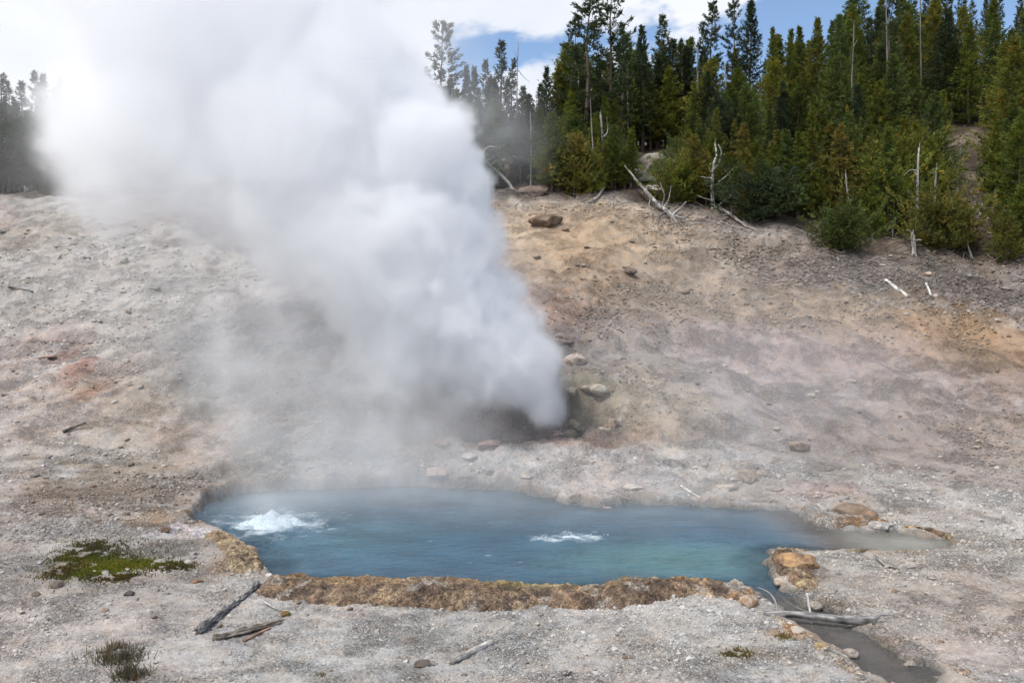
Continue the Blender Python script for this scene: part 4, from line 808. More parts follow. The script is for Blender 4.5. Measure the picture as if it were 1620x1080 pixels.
# ------------------------------------------------------------------ pines
def fans(P, D, ln, wd, rs, k=3):
    """k thin blades at every point P along direction D"""
    n = len(P); out_v, out_c = [], []
    for j in range(k):
        d = D + rs.randn(n, 3) * .45; d /= np.linalg.norm(d, axis=1)[:, None]
        s = np.cross(d, rs.randn(n, 3)); s /= np.linalg.norm(s, axis=1)[:, None] + 1e-6
        l = ln * rs.uniform(.6, 1.25, (n, 1)); w = wd * rs.uniform(.6, 1.2, (n, 1)); o = P + rs.randn(n, 3) * ln * .18
        out_v.append(np.stack([o - s * w * .5, o + s * w * .5, o + d * l + s * w * .25, o + d * l - s * w * .25], 1))
    V = np.concatenate(out_v).reshape(-1, 3); T = np.arange(len(V)).reshape(-1, 4)
    return V, T
def conifer(seed, h, R, crown_from=.08, nb=110, per=26, up=.35, droop=-.05, blade=(.15, .05), shape=.85, sparse=0.0, gapz=None, wood=True, kb=3):
    rs = np.random.RandomState(seed)
    zt = np.linspace(0, h, 14); wob = np.cumsum(rs.randn(14, 2) * h * .0035, axis=0)
    ax = lambda z: np.stack([np.interp(z, zt, wob[:, 0]), np.interp(z, zt, wob[:, 1])], -1)
    tp = np.column_stack([wob, zt]); r0 = .012 * h + .025
    tv = [tube(tp, np.linspace(r0, .008, 14), 7)]
    Ps, Ds, Cs = [], [], []
    lean = rs.uniform(.5, 1.4, 12) if h < 3 else rs.uniform(.72, 1.28, 12)
    for b in range(nb):
        u = (b + rs.rand()) / nb; t = crown_from + (1 - crown_from) * u**.92; z = t * h
        if gapz is not None and rs.rand() < gapz(t): continue
        a = b * 2.4 + rs.randn() * .5; side = lean[int(a / 6.283 * 12) % 12]
        ln = R * (1 - u)**shape * side * rs.uniform(.55, 1.15) + .05 * R + .04
        if u < .15: ln *= .6 + 2.6 * u
        e = droop + (up - droop) * u**.8 + rs.randn() * .12
        n = max(4, int(per * (.25 + .75 * ln / R)))
        f = np.sort(rs.uniform(.12 + sparse * .35, 1.0, n)); 
        horiz = np.array([math.cos(a), math.sin(a)])
        r = f * ln * math.cos(e); zz = z + ln * (math.sin(e) * f + .22 * f**2.4)
        x0 = ax(np.full(n, z)); sidev = np.array([-horiz[1], horiz[0]])
        lat = rs.uniform(-1, 1, n) * ln * .30 * np.sin(np.clip(f, 0, .97) * 3.1)
        P = np.column_stack([x0[:, 0] + r * horiz[0] + lat * sidev[0], x0[:, 1] + r * horiz[1] + lat * sidev[1], zz + rs.randn(n) * .03 - abs(lat) * .15])
        D = np.column_stack([np.full(n, horiz[0]) + sidev[0] * np.sign(lat) * .7, np.full(n, horiz[1]) + sidev[1] * np.sign(lat) * .7, np.full(n, .35 + .5 * u) + .3 * f])
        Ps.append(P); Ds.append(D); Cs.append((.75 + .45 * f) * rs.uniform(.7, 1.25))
        if wood and (b % (2 if sparse else 3) == 0):
            p0 = np.array([x0[0, 0], x0[0, 1], z]); p1 = np.array([x0[0, 0] + horiz[0] * ln * .9 * math.cos(e), x0[0, 1] + horiz[1] * ln * .9 * math.cos(e), z + ln * (math.sin(e) * .9 + .17)])
            tv.append(tube([p0, (p0 + p1) / 2 - [0, 0, .05 * ln], p1], [.012 + .006 * ln, .009, .004], 3, cap=False))
    # leader
    n = 14; zz = np.linspace(h * .93, h * 1.0, n); x0 = ax(zz)
    Ps.append(np.column_stack([x0 + rs.randn(n, 2) * .02, zz])); Ds.append(np.column_stack([rs.randn(n, 2) * .4, np.ones(n)])); Cs.append(np.ones(n))
    P = np.concatenate(Ps); D = np.concatenate(Ds); c = np.concatenate(Cs)
    D /= np.linalg.norm(D, axis=1)[:, None]
    V, T = fans(P, D, blade[0], blade[1], rs, kb)
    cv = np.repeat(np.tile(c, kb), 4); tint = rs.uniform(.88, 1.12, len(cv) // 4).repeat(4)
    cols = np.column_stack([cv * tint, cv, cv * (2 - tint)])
    dead = (rs.rand(len(cv) // 4) < .03).repeat(4); cols[dead] = cols[dead] * (2.6, 1.3, .9)
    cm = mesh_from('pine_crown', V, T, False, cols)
    tvv, tt = merge(tv)
    return h, mesh_from('pine_trunk', tvv, tt), cm
VAR = {
 'cone': [conifer(100 + i, 7.0, 1.55 + .25 * (i % 3), .05 + .1 * (i % 3), 160, 36, .55, -.05, (.13, .042), .95 + .1 * (i % 2)) for i in range(5)],
 'slim': [conifer(120 + i, 7.0, 1.0 + .1 * i, .10, 140, 21, .7, .05, (.15, .048), 1.0) for i in range(4)],
 'tall': [conifer(140 + i, 10.0, 1.35, .34, 70, 34, .55, -.1, (.19, .06), .45, .6, lambda t: .25 + .2 * math.sin(t * 31)) for i in range(3)],
 'spire': [conifer(160 + i, 7.0, .95, .18, 75, 20, .8, .1, (.16, .05), .7, .45, lambda t: .15) for i in range(3)],
 'bush': [conifer(180 + i, 2.2, 1.3, .02, 80, 30, .9, .1, (.13, .045), .75) for i in range(6)],
 'low':  [conifer(190 + i, 1.1, 1.9, .02, 90, 40, .75, .12, (.13, .045), .35) for i in range(3)],
}
GRN = [(.052,.072,.016), (.062,.080,.015), (.042,.062,.018), (.072,.085,.015), (.048,.066,.018), (.080,.086,.017)]
DRK = [(.024,.036,.018), (.030,.042,.018), (.026,.038,.022)]
YEL = [(.078,.080,.020), (.088,.080,.022), (.074,.082,.018)]
ORG = [(.11,.078,.025), (.105,.080,.022)]
rnd = random.Random(11)
AUTOT = []
def plant(kind, x, y, z, hh, colr, label, cat, group=None, wide=1.0, name='pine_tree'):
    h, tm, cm = rnd.choice(VAR[kind]); s = hh / h
    e = empty(name, (x, y, z - .08), rnd.uniform(0, 6.28)); e.scale = (s * wide, s * wide, s)
    tag(e, label, cat, group)
    if group: AUTOT.append((e, colr, kind, wide, hh, group, Vector((x, y, z + hh))))
    e.rotation_euler = (rnd.uniform(-.025, .025), rnd.uniform(-.025, .025), rnd.uniform(0, 6.28))
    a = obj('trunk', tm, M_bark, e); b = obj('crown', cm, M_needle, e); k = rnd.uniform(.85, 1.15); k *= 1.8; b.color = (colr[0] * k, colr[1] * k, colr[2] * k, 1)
    return e
def tree_top(kind, sx, top, Y, pal_, label, group=None, wide=1.0, cat='pine tree', name='pine_tree'):
    x, y, z = ground_at(sx, Y); zt = wpt(sx, top, Y).z
    return plant(kind, x, y, z, max(zt - z, 1.0), rnd.choice(pal_), label, cat, group, wide, name)
# the trees that stand out
for a in [
 ('tall', 697, 36, 40, DRK, 'tall sparse pine standing alone against the sky beside the steam', 1.1),
 ('spire', 791, 66, 42, DRK, 'slender spire shaped pine on the hazy skyline'),
 ('spire', 775, 96, 43, DRK, 'small dark pine left of the slender spire'),
 ('slim', 735, 100, 43, DRK, 'blunt pine right of the lone tall pine'),
 ('slim', 756, 104, 44, DRK, 'pale hazy little pine between the blunt one and the small dark one'),
 ('spire', 808, 92, 43, DRK, 'dark narrow pine left of the dead spire'),
 ('slim', 865, 106, 41, DRK, 'pointed dark pine between the dead spire and the tall sparse pair'),
 ('tall', 924, -18, 37, DRK, 'very tall dark ragged pine cut by the top of the photo', 1.15),
 ('tall', 964, -45, 38, DRK, 'second very tall thin pine right of the ragged one', .85),
 ('tall', 905, 30, 39, DRK, 'tall dark pine pressed against the left of the ragged one', .8),
 ('spire', 982, 40, 40, DRK, 'dark narrow pine behind the second very tall one'),
 ('slim', 1015, 40, 43, DRK, 'dark column shaped pine left of the blue sky notch'),
 ('spire', 1042, 22, 44, DRK, 'thin topped pine leaning over the blue sky notch'),
 ('spire', 1078, 62, 44, DRK, 'small spire in the middle of the blue sky notch'),
 ('tall', 1118, 2, 43, DRK, 'tall open topped pine right of the blue sky notch', .8),
 ('spire', 1106, 38, 43, DRK, 'narrow pine half behind the open topped one'),
 ('tall', 1160, 0, 44, DRK, 'open crowned pine left of the broad dark spire', .8),
 ('cone', 1181, 2, 43, DRK, 'broad dark spire, tallest of its part of the skyline', .85),
 ('cone', 1222, 44, 43, GRN, 'first of the even green cones right of the broad dark spire', .8),
 ('cone', 1246, 46, 41, GRN, 'second of the even green cones right of the broad dark spire', .8),
 ('cone', 1288, 30, 41, GRN, 'tall bright green cone in the middle of the right skyline', .85),
 ('slim', 1264, 42, 43, GRN, 'slim green pine squeezed left of the tall bright cone'),
 ('slim', 1305, 36, 44, GRN, 'slim green pine squeezed right of the tall bright cone'),
 ('cone', 1328, 24, 39, GRN, 'pointed green cone left of the leafless thin pole', .85),
 ('spire', 1370, 30, 44, DRK, 'dark small spire right of the leafless thin pole'),
 ('tall', 1397, -12, 41, DRK, 'dark tufted pine at the right end of the blue sky', .9),
 ('slim', 1038, 138, 43.5, GRN, 'green pine whose tip stands over the bare ledge of the outcrop'),
 ('cone', 1096, 128, 39, GRN, 'full green pine left of the slender grey pole', .9),
 ('cone', 1128, 170, 35.5, YEL, 'yellowish bushy pine behind the branching snag', 1.0),
 ('cone', 1488, 142, 36, GRN, 'bright green pine standing free beside the bare path of soil', .85),
 ('cone', 1335, 215, 32.5, YEL, 'rusty yellow pine left of the broken off pole', 1.0),
 ('cone', 1590, 60, 34, GRN, 'large bright green pine at the right edge', 1.1),
 ('cone', 1612, 190, 30.5, GRN, 'bushy yellow green pine lowest on the right edge', 1.1)]:
    tree_top(*a[:6], wide=a[6] if len(a) > 6 else 1.0)
for sx, top, Y in [(-30,128,44),(5,116,43),(22,130,45),(38,128,44),(58,114,43),(77,117,44),(98,122,45),(118,132,44),(140,128,45),(165,140,44),(195,150,45),(230,150,44)]:
    tree_top(rnd.choice(['slim', 'spire', 'cone']), sx, top, Y, DRK, 'dark pine in the close stand on the left ridge', 'pines on the left ridge')
for i in range(40):
    sx = rnd.uniform(-60, 260); Y = rnd.uniform(41, 45); tree_top(rnd.choice(['slim', 'cone']), sx, rnd.uniform(135, 215), Y, DRK, 'dark pine in the close stand on the left ridge', 'pines on the left ridge', 1.45)
for i in range(10):
    sx = rnd.uniform(300, 680); Y = rnd.uniform(38, 46); tree_top(rnd.choice(['slim', 'cone']), sx, rnd.uniform(110, 180), Y, DRK, 'pine hidden in the steam on the ridge', 'pines behind the steam')
for i in range(34):
    sx = rnd.uniform(680, 900); Y = rnd.uniform(35.5, 44); tree_top(rnd.choice(['slim', 'cone', 'cone']), sx, np.interp(Y, [35, 44], [195, 120]) + rnd.uniform(-12, 30), Y, DRK + GRN[:1], 'pine veiled by thin steam above the rock face', 'pines above the rock face', 1.35)
for i in range(92):
    sx = rnd.uniform(890, 1330); Y = rnd.uniform(34.5, 47)
    if 985 < sx < 1085 and Y < 43: continue
    tp = np.interp(Y, [34, 40, 47], [190, 105, 62]) + rnd.uniform(-20, 40)
    tree_top(rnd.choice(['cone', 'cone', 'slim']), sx, tp, Y, GRN + GRN + DRK + YEL[:1], 'pine in the mixed green stand above the snags', 'pines above the snags', 1.22)
for i in range(16):
    tree_top(rnd.choice(['cone', 'slim']), rnd.uniform(975, 1095), rnd.uniform(60, 150), rnd.uniform(43, 46), GRN + DRK, 'pine above the outcrop', 'pines above the boulder outcrop', 1.35)
for i in range(95):
    sx = rnd.uniform(1320, 1760); Y = rnd.uniform(30.5, 52)
    if 1505 < sx < 1560 and Y < 43: continue
    tp = np.interp(Y, [30, 36, 44, 52], [240, 130, 40, -10]) + rnd.uniform(-25, 45) - max(0, sx - 1450) * .12
    tree_top(rnd.choice(['cone', 'cone', 'slim']), sx, tp, Y, GRN + GRN + GRN + YEL[:1] + DRK[:1], 'pine in the dense stand climbing the right hillside', 'pines on the right hillside', 1.2)
for i in range(14):
    sx = rnd.uniform(1420, 1640); tree_top('spire', sx, rnd.uniform(-30, 18), rnd.uniform(52, 60), DRK, 'thin dark pine on the crest of the right hillside', 'pines on the crest of the right hillside')
# bushes and young pines along the lower edge of the wood
def bush(kind, sx, base, top, pal_, label, wide=1.0, cat='bush', group=None, back=0):
    x, y, z = at(sx, base); y += back; z = float(ground_z(np.array([x]), np.array([y]))[0]); zt = wpt(sx, top, y).z
    return plant(kind, x, y, z, max(zt - z, .5), rnd.choice(pal_), label, cat, group, wide, 'juniper_bush')
for a in [
 ('bush', 908, 304, 218, YEL, 'large orange green bush at the foot of the two pronged snag', .95),
 ('bush', 880, 300, 235, ORG, 'rusty left half of the bush clump by the rock face', .8),
 ('bush', 935, 305, 240, GRN, 'green right half of the bush clump by the rock face', .8),
 ('low', 1078, 326, 276, GRN, 'low spreading green juniper left of the branching snag', .8),
 ('low', 1104, 318, 282, GRN, 'dark green juniper touching the branching snag', .6),
 ('bush', 1160, 325, 255, GRN, 'upright green bush right of the branching snag', .8),
 ('low', 1200, 352, 298, DRK + GRN[:1], 'dark low juniper under the pair of thin poles', .95),
 ('bush', 1236, 342, 288, ORG, 'small rusty bush right of the pair of thin poles', .7),
 ('bush', 1178, 345, 300, ORG, 'rusty tuft in front of the dark low juniper', .6),
 ('low', 1330, 396, 350, GRN, 'spreading green juniper left of the pale stump', .85),
 ('bush', 1382, 372, 300, GRN, 'upright green bush between the juniper and the stump', .8),
 ('bush', 1300, 352, 285, YEL, 'yellowish bush on the slope above the spreading juniper', .8),
 ('low', 1490, 396, 335, GRN + YEL[:1], 'green brown juniper right of the pale stump', .85),
 ('bush', 1525, 385, 320, YEL, 'yellowish bush beside the small bent dead stem', .7),
 ('bush', 1420, 345, 285, GRN, 'green bush behind the pale stump', .8),
 ('bush', 1470, 335, 268, YEL, 'yellow green bush between the two pale snags', .7),
 ('bush', 1592, 418, 345, YEL, 'brownish bush at the right edge above the rubble', .9),
 ('bush', 1620, 405, 300, GRN, 'large green bush cut by the right edge', .9),
 ('bush', 1262, 330, 262, GRN, 'green bush left of the yellowish one', .8),
 ('bush', 1395, 300, 235, GRN, 'green young pine above the upright bush', .8),
 ('bush', 1090, 258, 190, YEL, 'olive bush right of the boulder outcrop', .8),
 ('bush', 745, 300, 235, DRK, 'dark hazy bush at the edge of the steam', .8),
 ('bush', 1570, 300, 235, GRN, 'bright bush right of the bare path of soil', .9)]:
    bush(*a)
for i in range(26):
    sx = rnd.choice([rnd.uniform(690, 770), rnd.uniform(865, 1000), rnd.uniform(865, 1000)]); Y = rnd.uniform(34.2, 36.5); tree_top(rnd.choice(['cone', 'slim']), sx, rnd.uniform(175, 240), Y, DRK + GRN[:2] if sx < 860 else GRN + YEL, 'young pine at the front of the wood', 'young pines at the front of the centre wood', 1.5)
for i in range(22):
    sx = rnd.uniform(1090, 1330); Y = np.interp(sx, [1090, 1330], [32.8, 31.2]) + rnd.uniform(0, 2); tree_top(rnd.choice(['cone', 'slim']), sx, rnd.uniform(190, 260), Y, GRN + YEL, 'young pine at the front of the wood', 'young pines at the front of the right wood', 1.5)
for i in range(26):
    sx = rnd.uniform(1240, 1640); y_ = np.interp(sx, [1240, 1640], [335, 395]) - rnd.uniform(0, 70)
    if 1500 < sx < 1565 or (1425 < sx < 1470 and y_ > 340): continue
    bush(rnd.choice(['bush', 'low']), sx, y_, y_ - rnd.uniform(30, 60), GRN + YEL, 'scrubby young pine in the undergrowth of the right wood', .8, 'bush', 'scrubby pines in the right undergrowth')
for i in range(16):
    sx = rnd.uniform(960, 1240); y_ = rnd.uniform(235, 300)
    if 985 < sx < 1080: continue
    bush(rnd.choice(['bush', 'low']), sx, y_, y_ - rnd.uniform(25, 50), GRN + YEL, 'scrubby young pine between the snags', .8, 'bush', 'scrubby pines between the snags')
for i in range(12):
    sx = rnd.uniform(-20, 160); y_ = rnd.uniform(298, 308); bush('bush', sx, y_, y_ - rnd.uniform(22, 45), DRK, 'dark bush at the foot of the left ridge pines', 1.0, 'bush', 'bushes below the left ridge')

# ------------------------------------------------------------------ twigs and needle litter under the trees
def litter(name, label, pts, colr, sizes, kind='stuff'):
    rs = np.random.RandomState(len(pts)); vt = []
    for (x, y), s in zip(pts, sizes):
        z = float(ground_z(np.array([x]), np.array([y]))[0]); a = rs.uniform(0, 6.28); d = np.array([math.cos(a), math.sin(a), rs.uniform(-.1, .6)]) * s
        p = np.array([x, y, z + .01]); vt.append(tube([p, p + d * .5 + rs.randn(3) * s * .06, p + d], [s * .035, s * .03, s * .012], 3, cap=False))
    V, T = merge(vt); o = obj(name, mesh_from(name, V, T), M_dead); o.color = (*colr, 1); return tag(o, label, kind='stuff')
rr = random.Random(3); pts = []
for cx, cy_, rx, ry, n in [(1380,330,120,30,120),(1200,300,80,30,90),(1060,360,60,18,140),(1150,350,60,14,110),(1250,375,80,18,90),(1445,415,130,25,240),(1540,430,90,30,160),(960,312,60,10,90),(850,310,60,10,70),(1080,330,40,12,70),(1530,345,40,30,80),(1300,420,90,20,70),(1090,400,80,20,50)]:
    for k in range(n):
        x, y = march(cx + rr.gauss(0, 1) * rx * .7, cy_ + rr.gauss(0, 1) * ry * .7); pts.append((x, y))
litter('fallen_twigs', 'small dead twigs littering the edge of the wood', pts, (.38, .35, .31), [rr.uniform(.12, .5) for _ in pts])

# ------------------------------------------------------------------ moss and weeds
def tufts(name, label, ells, colr, h, w, n, cat=None, seed=0, kind='stuff', mat=None):
    rs = np.random.RandomState(seed); V = []; cols = []
    for sx, sy, rx, ry, f in ells:
        X, Y = march(sx, sy); x2, _ = march(sx + rx, sy); _, ya = march(sx, sy - ry); _, yb = march(sx, sy + ry); m = int(n * f)
        x = X + rs.randn(m) * (x2 - X) * .5; y = Y + rs.randn(m) * abs(ya - yb) * .25; z = ground_z(x, y); dens = fbm(x * 5, y * 5, o=3, seed=7)
        k = dens > -.12; x, y, z = x[k], y[k], z[k]; m = len(x)
        hh = h * rs.uniform(.3, 1.2, m); a = rs.uniform(0, 6.28, m); d = np.stack([np.cos(a), np.sin(a)], 1); ln = rs.randn(m, 2) * hh[:, None] * .45
        b = np.stack([x, y, z - .004], 1); s = np.column_stack([d * w, np.zeros(m)])
        tip = b + np.column_stack([ln, hh]); V.append(np.stack([b - s, b + s, tip], 1)); cols.append(rs.uniform(.6, 1.3, (m, 1)) * np.array([[1, 1, 1.]]) * np.where(rs.rand(m, 1) < .25, np.array([[1.7, 1.0, .8]]), 1.0))
    V = np.concatenate(V).reshape(-1, 3); T = np.arange(len(V)).reshape(-1, 3)
    o = obj(name, mesh_from(name, V, T, False, np.repeat(np.concatenate(cols), 3, axis=0)), M_needle); o.color = (*colr, 1)
    return tag(o, label, cat, kind=kind)
tufts('moss', 'bright green moss patch on the grey gravel left of the pool', [(158,903,42,10,1),(210,894,46,7,.6),(140,885,40,8,.4),(260,895,20,6,.2),(180,895,100,26,.10)], (.13,.175,.03), .03, .012, 9000, seed=1)
tufts('moss', 'dull olive moss fringe round the bright patch', [(130,880,50,14,.6),(105,905,26,12,.4),(180,915,50,6,.4),(275,898,30,8,.4),(160,862,50,10,.3),(170,890,120,34,.22)], (.085,.085,.035), .04, .010, 5000, seed=2)
tufts('weeds', 'faint olive weeds on the gravel near the stream', [(1165,1035,26,8,.7),(520,1070,20,5,.2),(1240,1010,20,6,.2)], (.16,.15,.06), .035, .006, 1400, seed=4)
tufts('dry_shrub', 'dark wispy shrub low in the left foreground', [(208,1070,22,11,.8),(188,1042,36,14,.6)], (.13,.125,.085), .12, .005, 900, 'shrub', seed=5, kind='thing')
tufts('dry_shrub', 'small grey green tuft behind the wispy shrub', [(178,1030,22,7,1.0)], (.17,.17,.13), .09, .005, 500, 'shrub', seed=6, kind='thing')

# ------------------------------------------------------------------ steam
M_steam = bpy.data.materials.new('steam'); M_steam.use_nodes = True; t = M_steam.node_tree; t.nodes.clear()
mo = t.nodes.new('ShaderNodeOutputMaterial'); pv = t.nodes.new('ShaderNodeVolumePrincipled'); t.links.new(pv.outputs[0], mo.inputs['Volume'])
pv.inputs['Color'].default_value = (.985, .988, .995, 1); pv.inputs['Density'].default_value = 1.0; pv.inputs['Anisotropy'].default_value = .0
def puffs_to_world(L_):
    out_ = []
    for sx, sy, r, Y, w in L_:
        p = wpt(sx, sy, Y); out_.append((p.x, p.y, p.z, r * Y / F, w))
    return out_
rp = random.Random(9)
DENSE = []
for sx, sy, r, *yy in [(872,658,16),(862,648,26),(845,628,38),(820,605,52),(785,570,74),(735,560,84),(690,560,78),(722,490,88),(665,500,90),(680,410,100),(680,330,86),(640,260,78),(622,190,74),(570,110,84),(520,25,84),(600,460,96),(555,380,110),(480,330,114),(560,270,112),(450,230,124),(360,290,100),(270,250,96),(235,180,96),(350,130,124),(255,95,104),(470,110,126),(400,10,124),(290,0,120),(200,40,80),(420,-110,160),(260,-130,150),(480,-80,110),(350,-260,190),(160,-80,110),(450,390,70),(610,560,70),(700,300,60),(560,170,100),(190,290,70),(150,230,74),(170,170,90)]:
    DENSE.append((sx, sy, r, 18.4 + rp.uniform(-.1, 1.6) * min(1, r / 80), 1.0))
    if r > 70: DENSE.append((sx + rp.uniform(-25, 5), sy + rp.uniform(-15, 15), r * .85, 20.4 + rp.uniform(0, 1.2), 1.0))
for sx, sy in [(874,636),(866,604),(852,566),(830,534),(802,505),(792,462),(786,410),(776,360),(768,318),(748,284),(722,244),(706,204),(692,166),(668,130),(642,92),(612,52),(575,12)]:
    for k in range(3):
        r = rp.uniform(16, 30) if sy > 560 else rp.uniform(24, 46); DENSE.append((sx - r * rp.uniform(.75, 1.3), sy + rp.uniform(-16, 16), r, 18.2 + rp.uniform(-.5, 1.4) * (1 if sy < 560 else .4), 1.0))
for k in range(26):
    sy = rp.uniform(-40, 540); sx = np.interp(sy, [-40, 200, 400, 540], [rp.uniform(200, 620), rp.uniform(200, 690), rp.uniform(430, 750), rp.uniform(650, 790)]); r = rp.uniform(28, 62)
    DENSE.append((float(sx), sy, r, rp.uniform(17.6, 18.4), 1.0))
for sx, sy, r in [(180,330,50),(130,300,44),(110,230,46),(120,160,50),(90,190,36),(150,270,50)]: DENSE.append((sx, sy, r, rp.uniform(18, 20), 1.0))
THIN = [(380,700,60,16,.16),(330,540,70,18.5,.12),(250,570,60,18,.10),(400,560,60,18,.2),(450,500,100,18.5,.30),(370,620,60,17.5,.30),(378,690,50,17,.34),(350,560,60,17.5,.2),(560,660,90,17.6,.34),(480,600,70,17.6,.22),(640,560,80,18,.3),(640,640,80,18,.28),(720,650,80,18.3,.25),(600,730,66,16.5,.26),(480,735,80,16.5,.24),(570,775,60,15.5,.2),(420,780,60,15.8,.16),(700,720,60,17,.16),
        (300,420,120,20,.10),(200,380,120,21,.05),(130,215,50,20,.3),(70,250,50,21,.10),(110,280,46,20,.16),(160,290,50,20,.2),(60,180,50,21,.10),(40,90,120,22,.05),(120,60,100,21,.2),(20,280,50,22,.07),
        (755,200,55,20,.15),(800,190,50,20.5,.11),(740,260,50,20,.12),(810,250,50,20.5,.08),(840,215,40,20.5,.06),(720,110,60,20,.12),(690,60,60,20,.14),(650,20,60,20,.2),(770,150,40,20.5,.06),
        (820,490,50,19,.16),(800,420,50,19.3,.14),(840,540,40,18.6,.2)]
DRIFT = [(430,800,34,12.9,.9),(480,790,90,14.6,.25),(380,790,50,14.2,.2),(560,785,80,15.2,.25),(760,830,110,13.5,.15),(980,860,90,12.4,.10),(460,830,80,13.5,.16),(600,800,100,15,.22),(780,790,80,15.5,.16),(1000,640,120,17,.035),(1150,570,150,18,.055),(1350,560,130,19,.045),(1220,690,130,16.5,.045),(1450,650,150,17,.028),(1100,830,110,13.5,.16),(1180,800,70,14.5,.14),(900,800,90,14,.12),(1260,835,80,13,.18),(700,780,90,15.2,.18),(1040,800,80,14.6,.12),(640,800,100,14.5,.16),(1220,930,60,11.3,.06),(1330,1010,60,9.8,.05),(550,820,80,13,.05)]
def steam(name, label, lo, hi, vox, dense, thin, seed):
    n = [int(round((hi[i] - lo[i]) / vox)) + 1 for i in range(3)]
    ax = [np.linspace(lo[i], hi[i], n[i], dtype=np.float32) for i in range(3)]
    Z, Y, X = np.meshgrid(ax[2], ax[1], ax[0], indexing='ij')
    w1 = fbm(X * .55, Y * .55, Z * .55, o=2, seed=seed); w2 = fbm(X * .55 + 9, Y * .55, Z * .55 + 5, o=2, seed=seed + 3)
    Xw = X + .55 * w1; Zw = Z + .55 * w2
    nz = 1 - 2.4 * np.abs(fbm(Xw * .8, Y * .8, Zw * .8, o=4, seed=seed + 6, gain=.6)); ns = fbm(Xw * 2.0, Y * 2.0, Zw * 2.0, o=4, seed=seed + 9, gain=.6)
    D = np.full(X.shape, -3., np.float32)
    for x, y, z, r, w in puffs_to_world(dense):
        i0 = np.searchsorted(ax[0], x - 1.6 * r - .5); i1 = np.searchsorted(ax[0], x + 1.6 * r + .5); j0 = np.searchsorted(ax[1], y - 1.6 * r - .5); j1 = np.searchsorted(ax[1], y + 1.6 * r + .5); k0 = np.searchsorted(ax[2], z - 1.6 * r - .5); k1 = np.searchsorted(ax[2], z + 1.6 * r + .5)
        q = (slice(k0, k1), slice(j0, j1), slice(i0, i1))
        if min(k1 - k0, j1 - j0, i1 - i0) < 1: continue
        dd = ((r - np.sqrt((Xw[q] - x)**2 + (Y[q] - y)**2 + (Zw[q] - z)**2)) / min(r, 1.0)).astype(np.float32)      # about metres inside the puff
        h = np.clip(.5 + (dd - D[q]) / .5, 0, 1); D[q] = D[q] * (1 - h) + dd * h + .12 * h * (1 - h)
    left = sstep(-1.2, -4.5, X) * .5 + sstep(4.0, 1.8, Z) * .3                 # frayed on the lee side, crisp on the windward side
    edge = .22 + .95 * np.clip(left, 0, 1)
    dens = (1.0 + 1.5 * sstep(-4.5, -.5, X)) * sstep(0, 1, np.clip((D + .50 * (nz - .35) + .42 * ns + .06 + .12 * np.clip(left, 0, 1)) / edge, 0, 1)) if len(dense) else np.zeros_like(X)
    dens *= (1 - .35 * np.clip(left, 0, 1))
    wsp = np.clip(.25 + 1.0 * nz + 1.4 * ns, 0, 2.2)
    for x, y, z, r, w in puffs_to_world(thin):
        dens += w * np.exp(-(((X - x)**2 + (Y - y)**2 + (Z - z)**2) / r**2) * 1.1) * wsp
    cut = 1.0
    for i, A in enumerate((X, Y, Z)): cut = cut * sstep(0, .6, A - lo[i]) * sstep(0, .6, hi[i] - A)
    dens = (dens * cut).astype(np.float32); dens[dens < .004] = 0
    me = bpy.data.meshes.new(name); cnt = dens.size; me.vertices.add(cnt)
    a = me.attributes.new('dens', 'FLOAT', 'POINT'); a.data.foreach_set('value', dens.ravel())
    o = obj(name, me); g = bpy.data.node_groups.new(name + '_nodes', 'GeometryNodeTree')
    g.interface.new_socket('Geometry', in_out='INPUT', socket_type='NodeSocketGeometry'); g.interface.new_socket('Geometry', in_out='OUTPUT', socket_type='NodeSocketGeometry')
    gi = g.nodes.new('NodeGroupInput'); go = g.nodes.new('NodeGroupOutput'); pos = g.nodes.new('GeometryNodeInputPosition')
    v1 = g.nodes.new('ShaderNodeVectorMath'); v1.operation = 'SUBTRACT'; g.links.new(pos.outputs[0], v1.inputs[0]); v1.inputs[1].default_value = lo
    v2 = g.nodes.new('ShaderNodeVectorMath'); v2.operation = 'MULTIPLY_ADD'; g.links.new(v1.outputs[0], v2.inputs[0])
    v2.inputs[1].default_value = [(n[i] - 1) / (hi[i] - lo[i]) for i in range(3)]; v2.inputs[2].default_value = (.5, .5, .5)
    v3 = g.nodes.new('ShaderNodeVectorMath'); v3.operation = 'FLOOR'; g.links.new(v2.outputs[0], v3.inputs[0])
    dt = g.nodes.new('ShaderNodeSeparateXYZ'); g.links.new(v3.outputs[0], dt.inputs[0])
    def im(op, a_, b_):
        q = g.nodes.new('FunctionNodeIntegerMath'); q.operation = op
        for k, v in ((0, a_), (1, b_)):
            if isinstance(v, int): q.inputs[k].default_value = v
            else: g.links.new(v, q.inputs[k])
        return q.outputs[0]
    ind = im('ADD', im('ADD', im('MULTIPLY', dt.outputs[2], n[0] * n[1]), im('MULTIPLY', dt.outputs[1], n[0])), dt.outputs[0])
    na = g.nodes.new('GeometryNodeInputNamedAttribute'); na.data_type = 'FLOAT'; na.inputs[0].default_value = 'dens'
    si = g.nodes.new('GeometryNodeSampleIndex'); si.data_type = 'FLOAT'; si.clamp = True
    g.links.new(gi.outputs[0], si.inputs['Geometry']); g.links.new(na.outputs[0], si.inputs['Value']); g.links.new(ind, si.inputs['Index'])
    vc = g.nodes.new('GeometryNodeVolumeCube'); g.links.new(si.outputs[0], vc.inputs['Density']); vc.inputs['Min'].default_value = lo; vc.inputs['Max'].default_value = hi
    for i, k in enumerate(('X', 'Y', 'Z')): vc.inputs['Resolution ' + k].default_value = n[i]
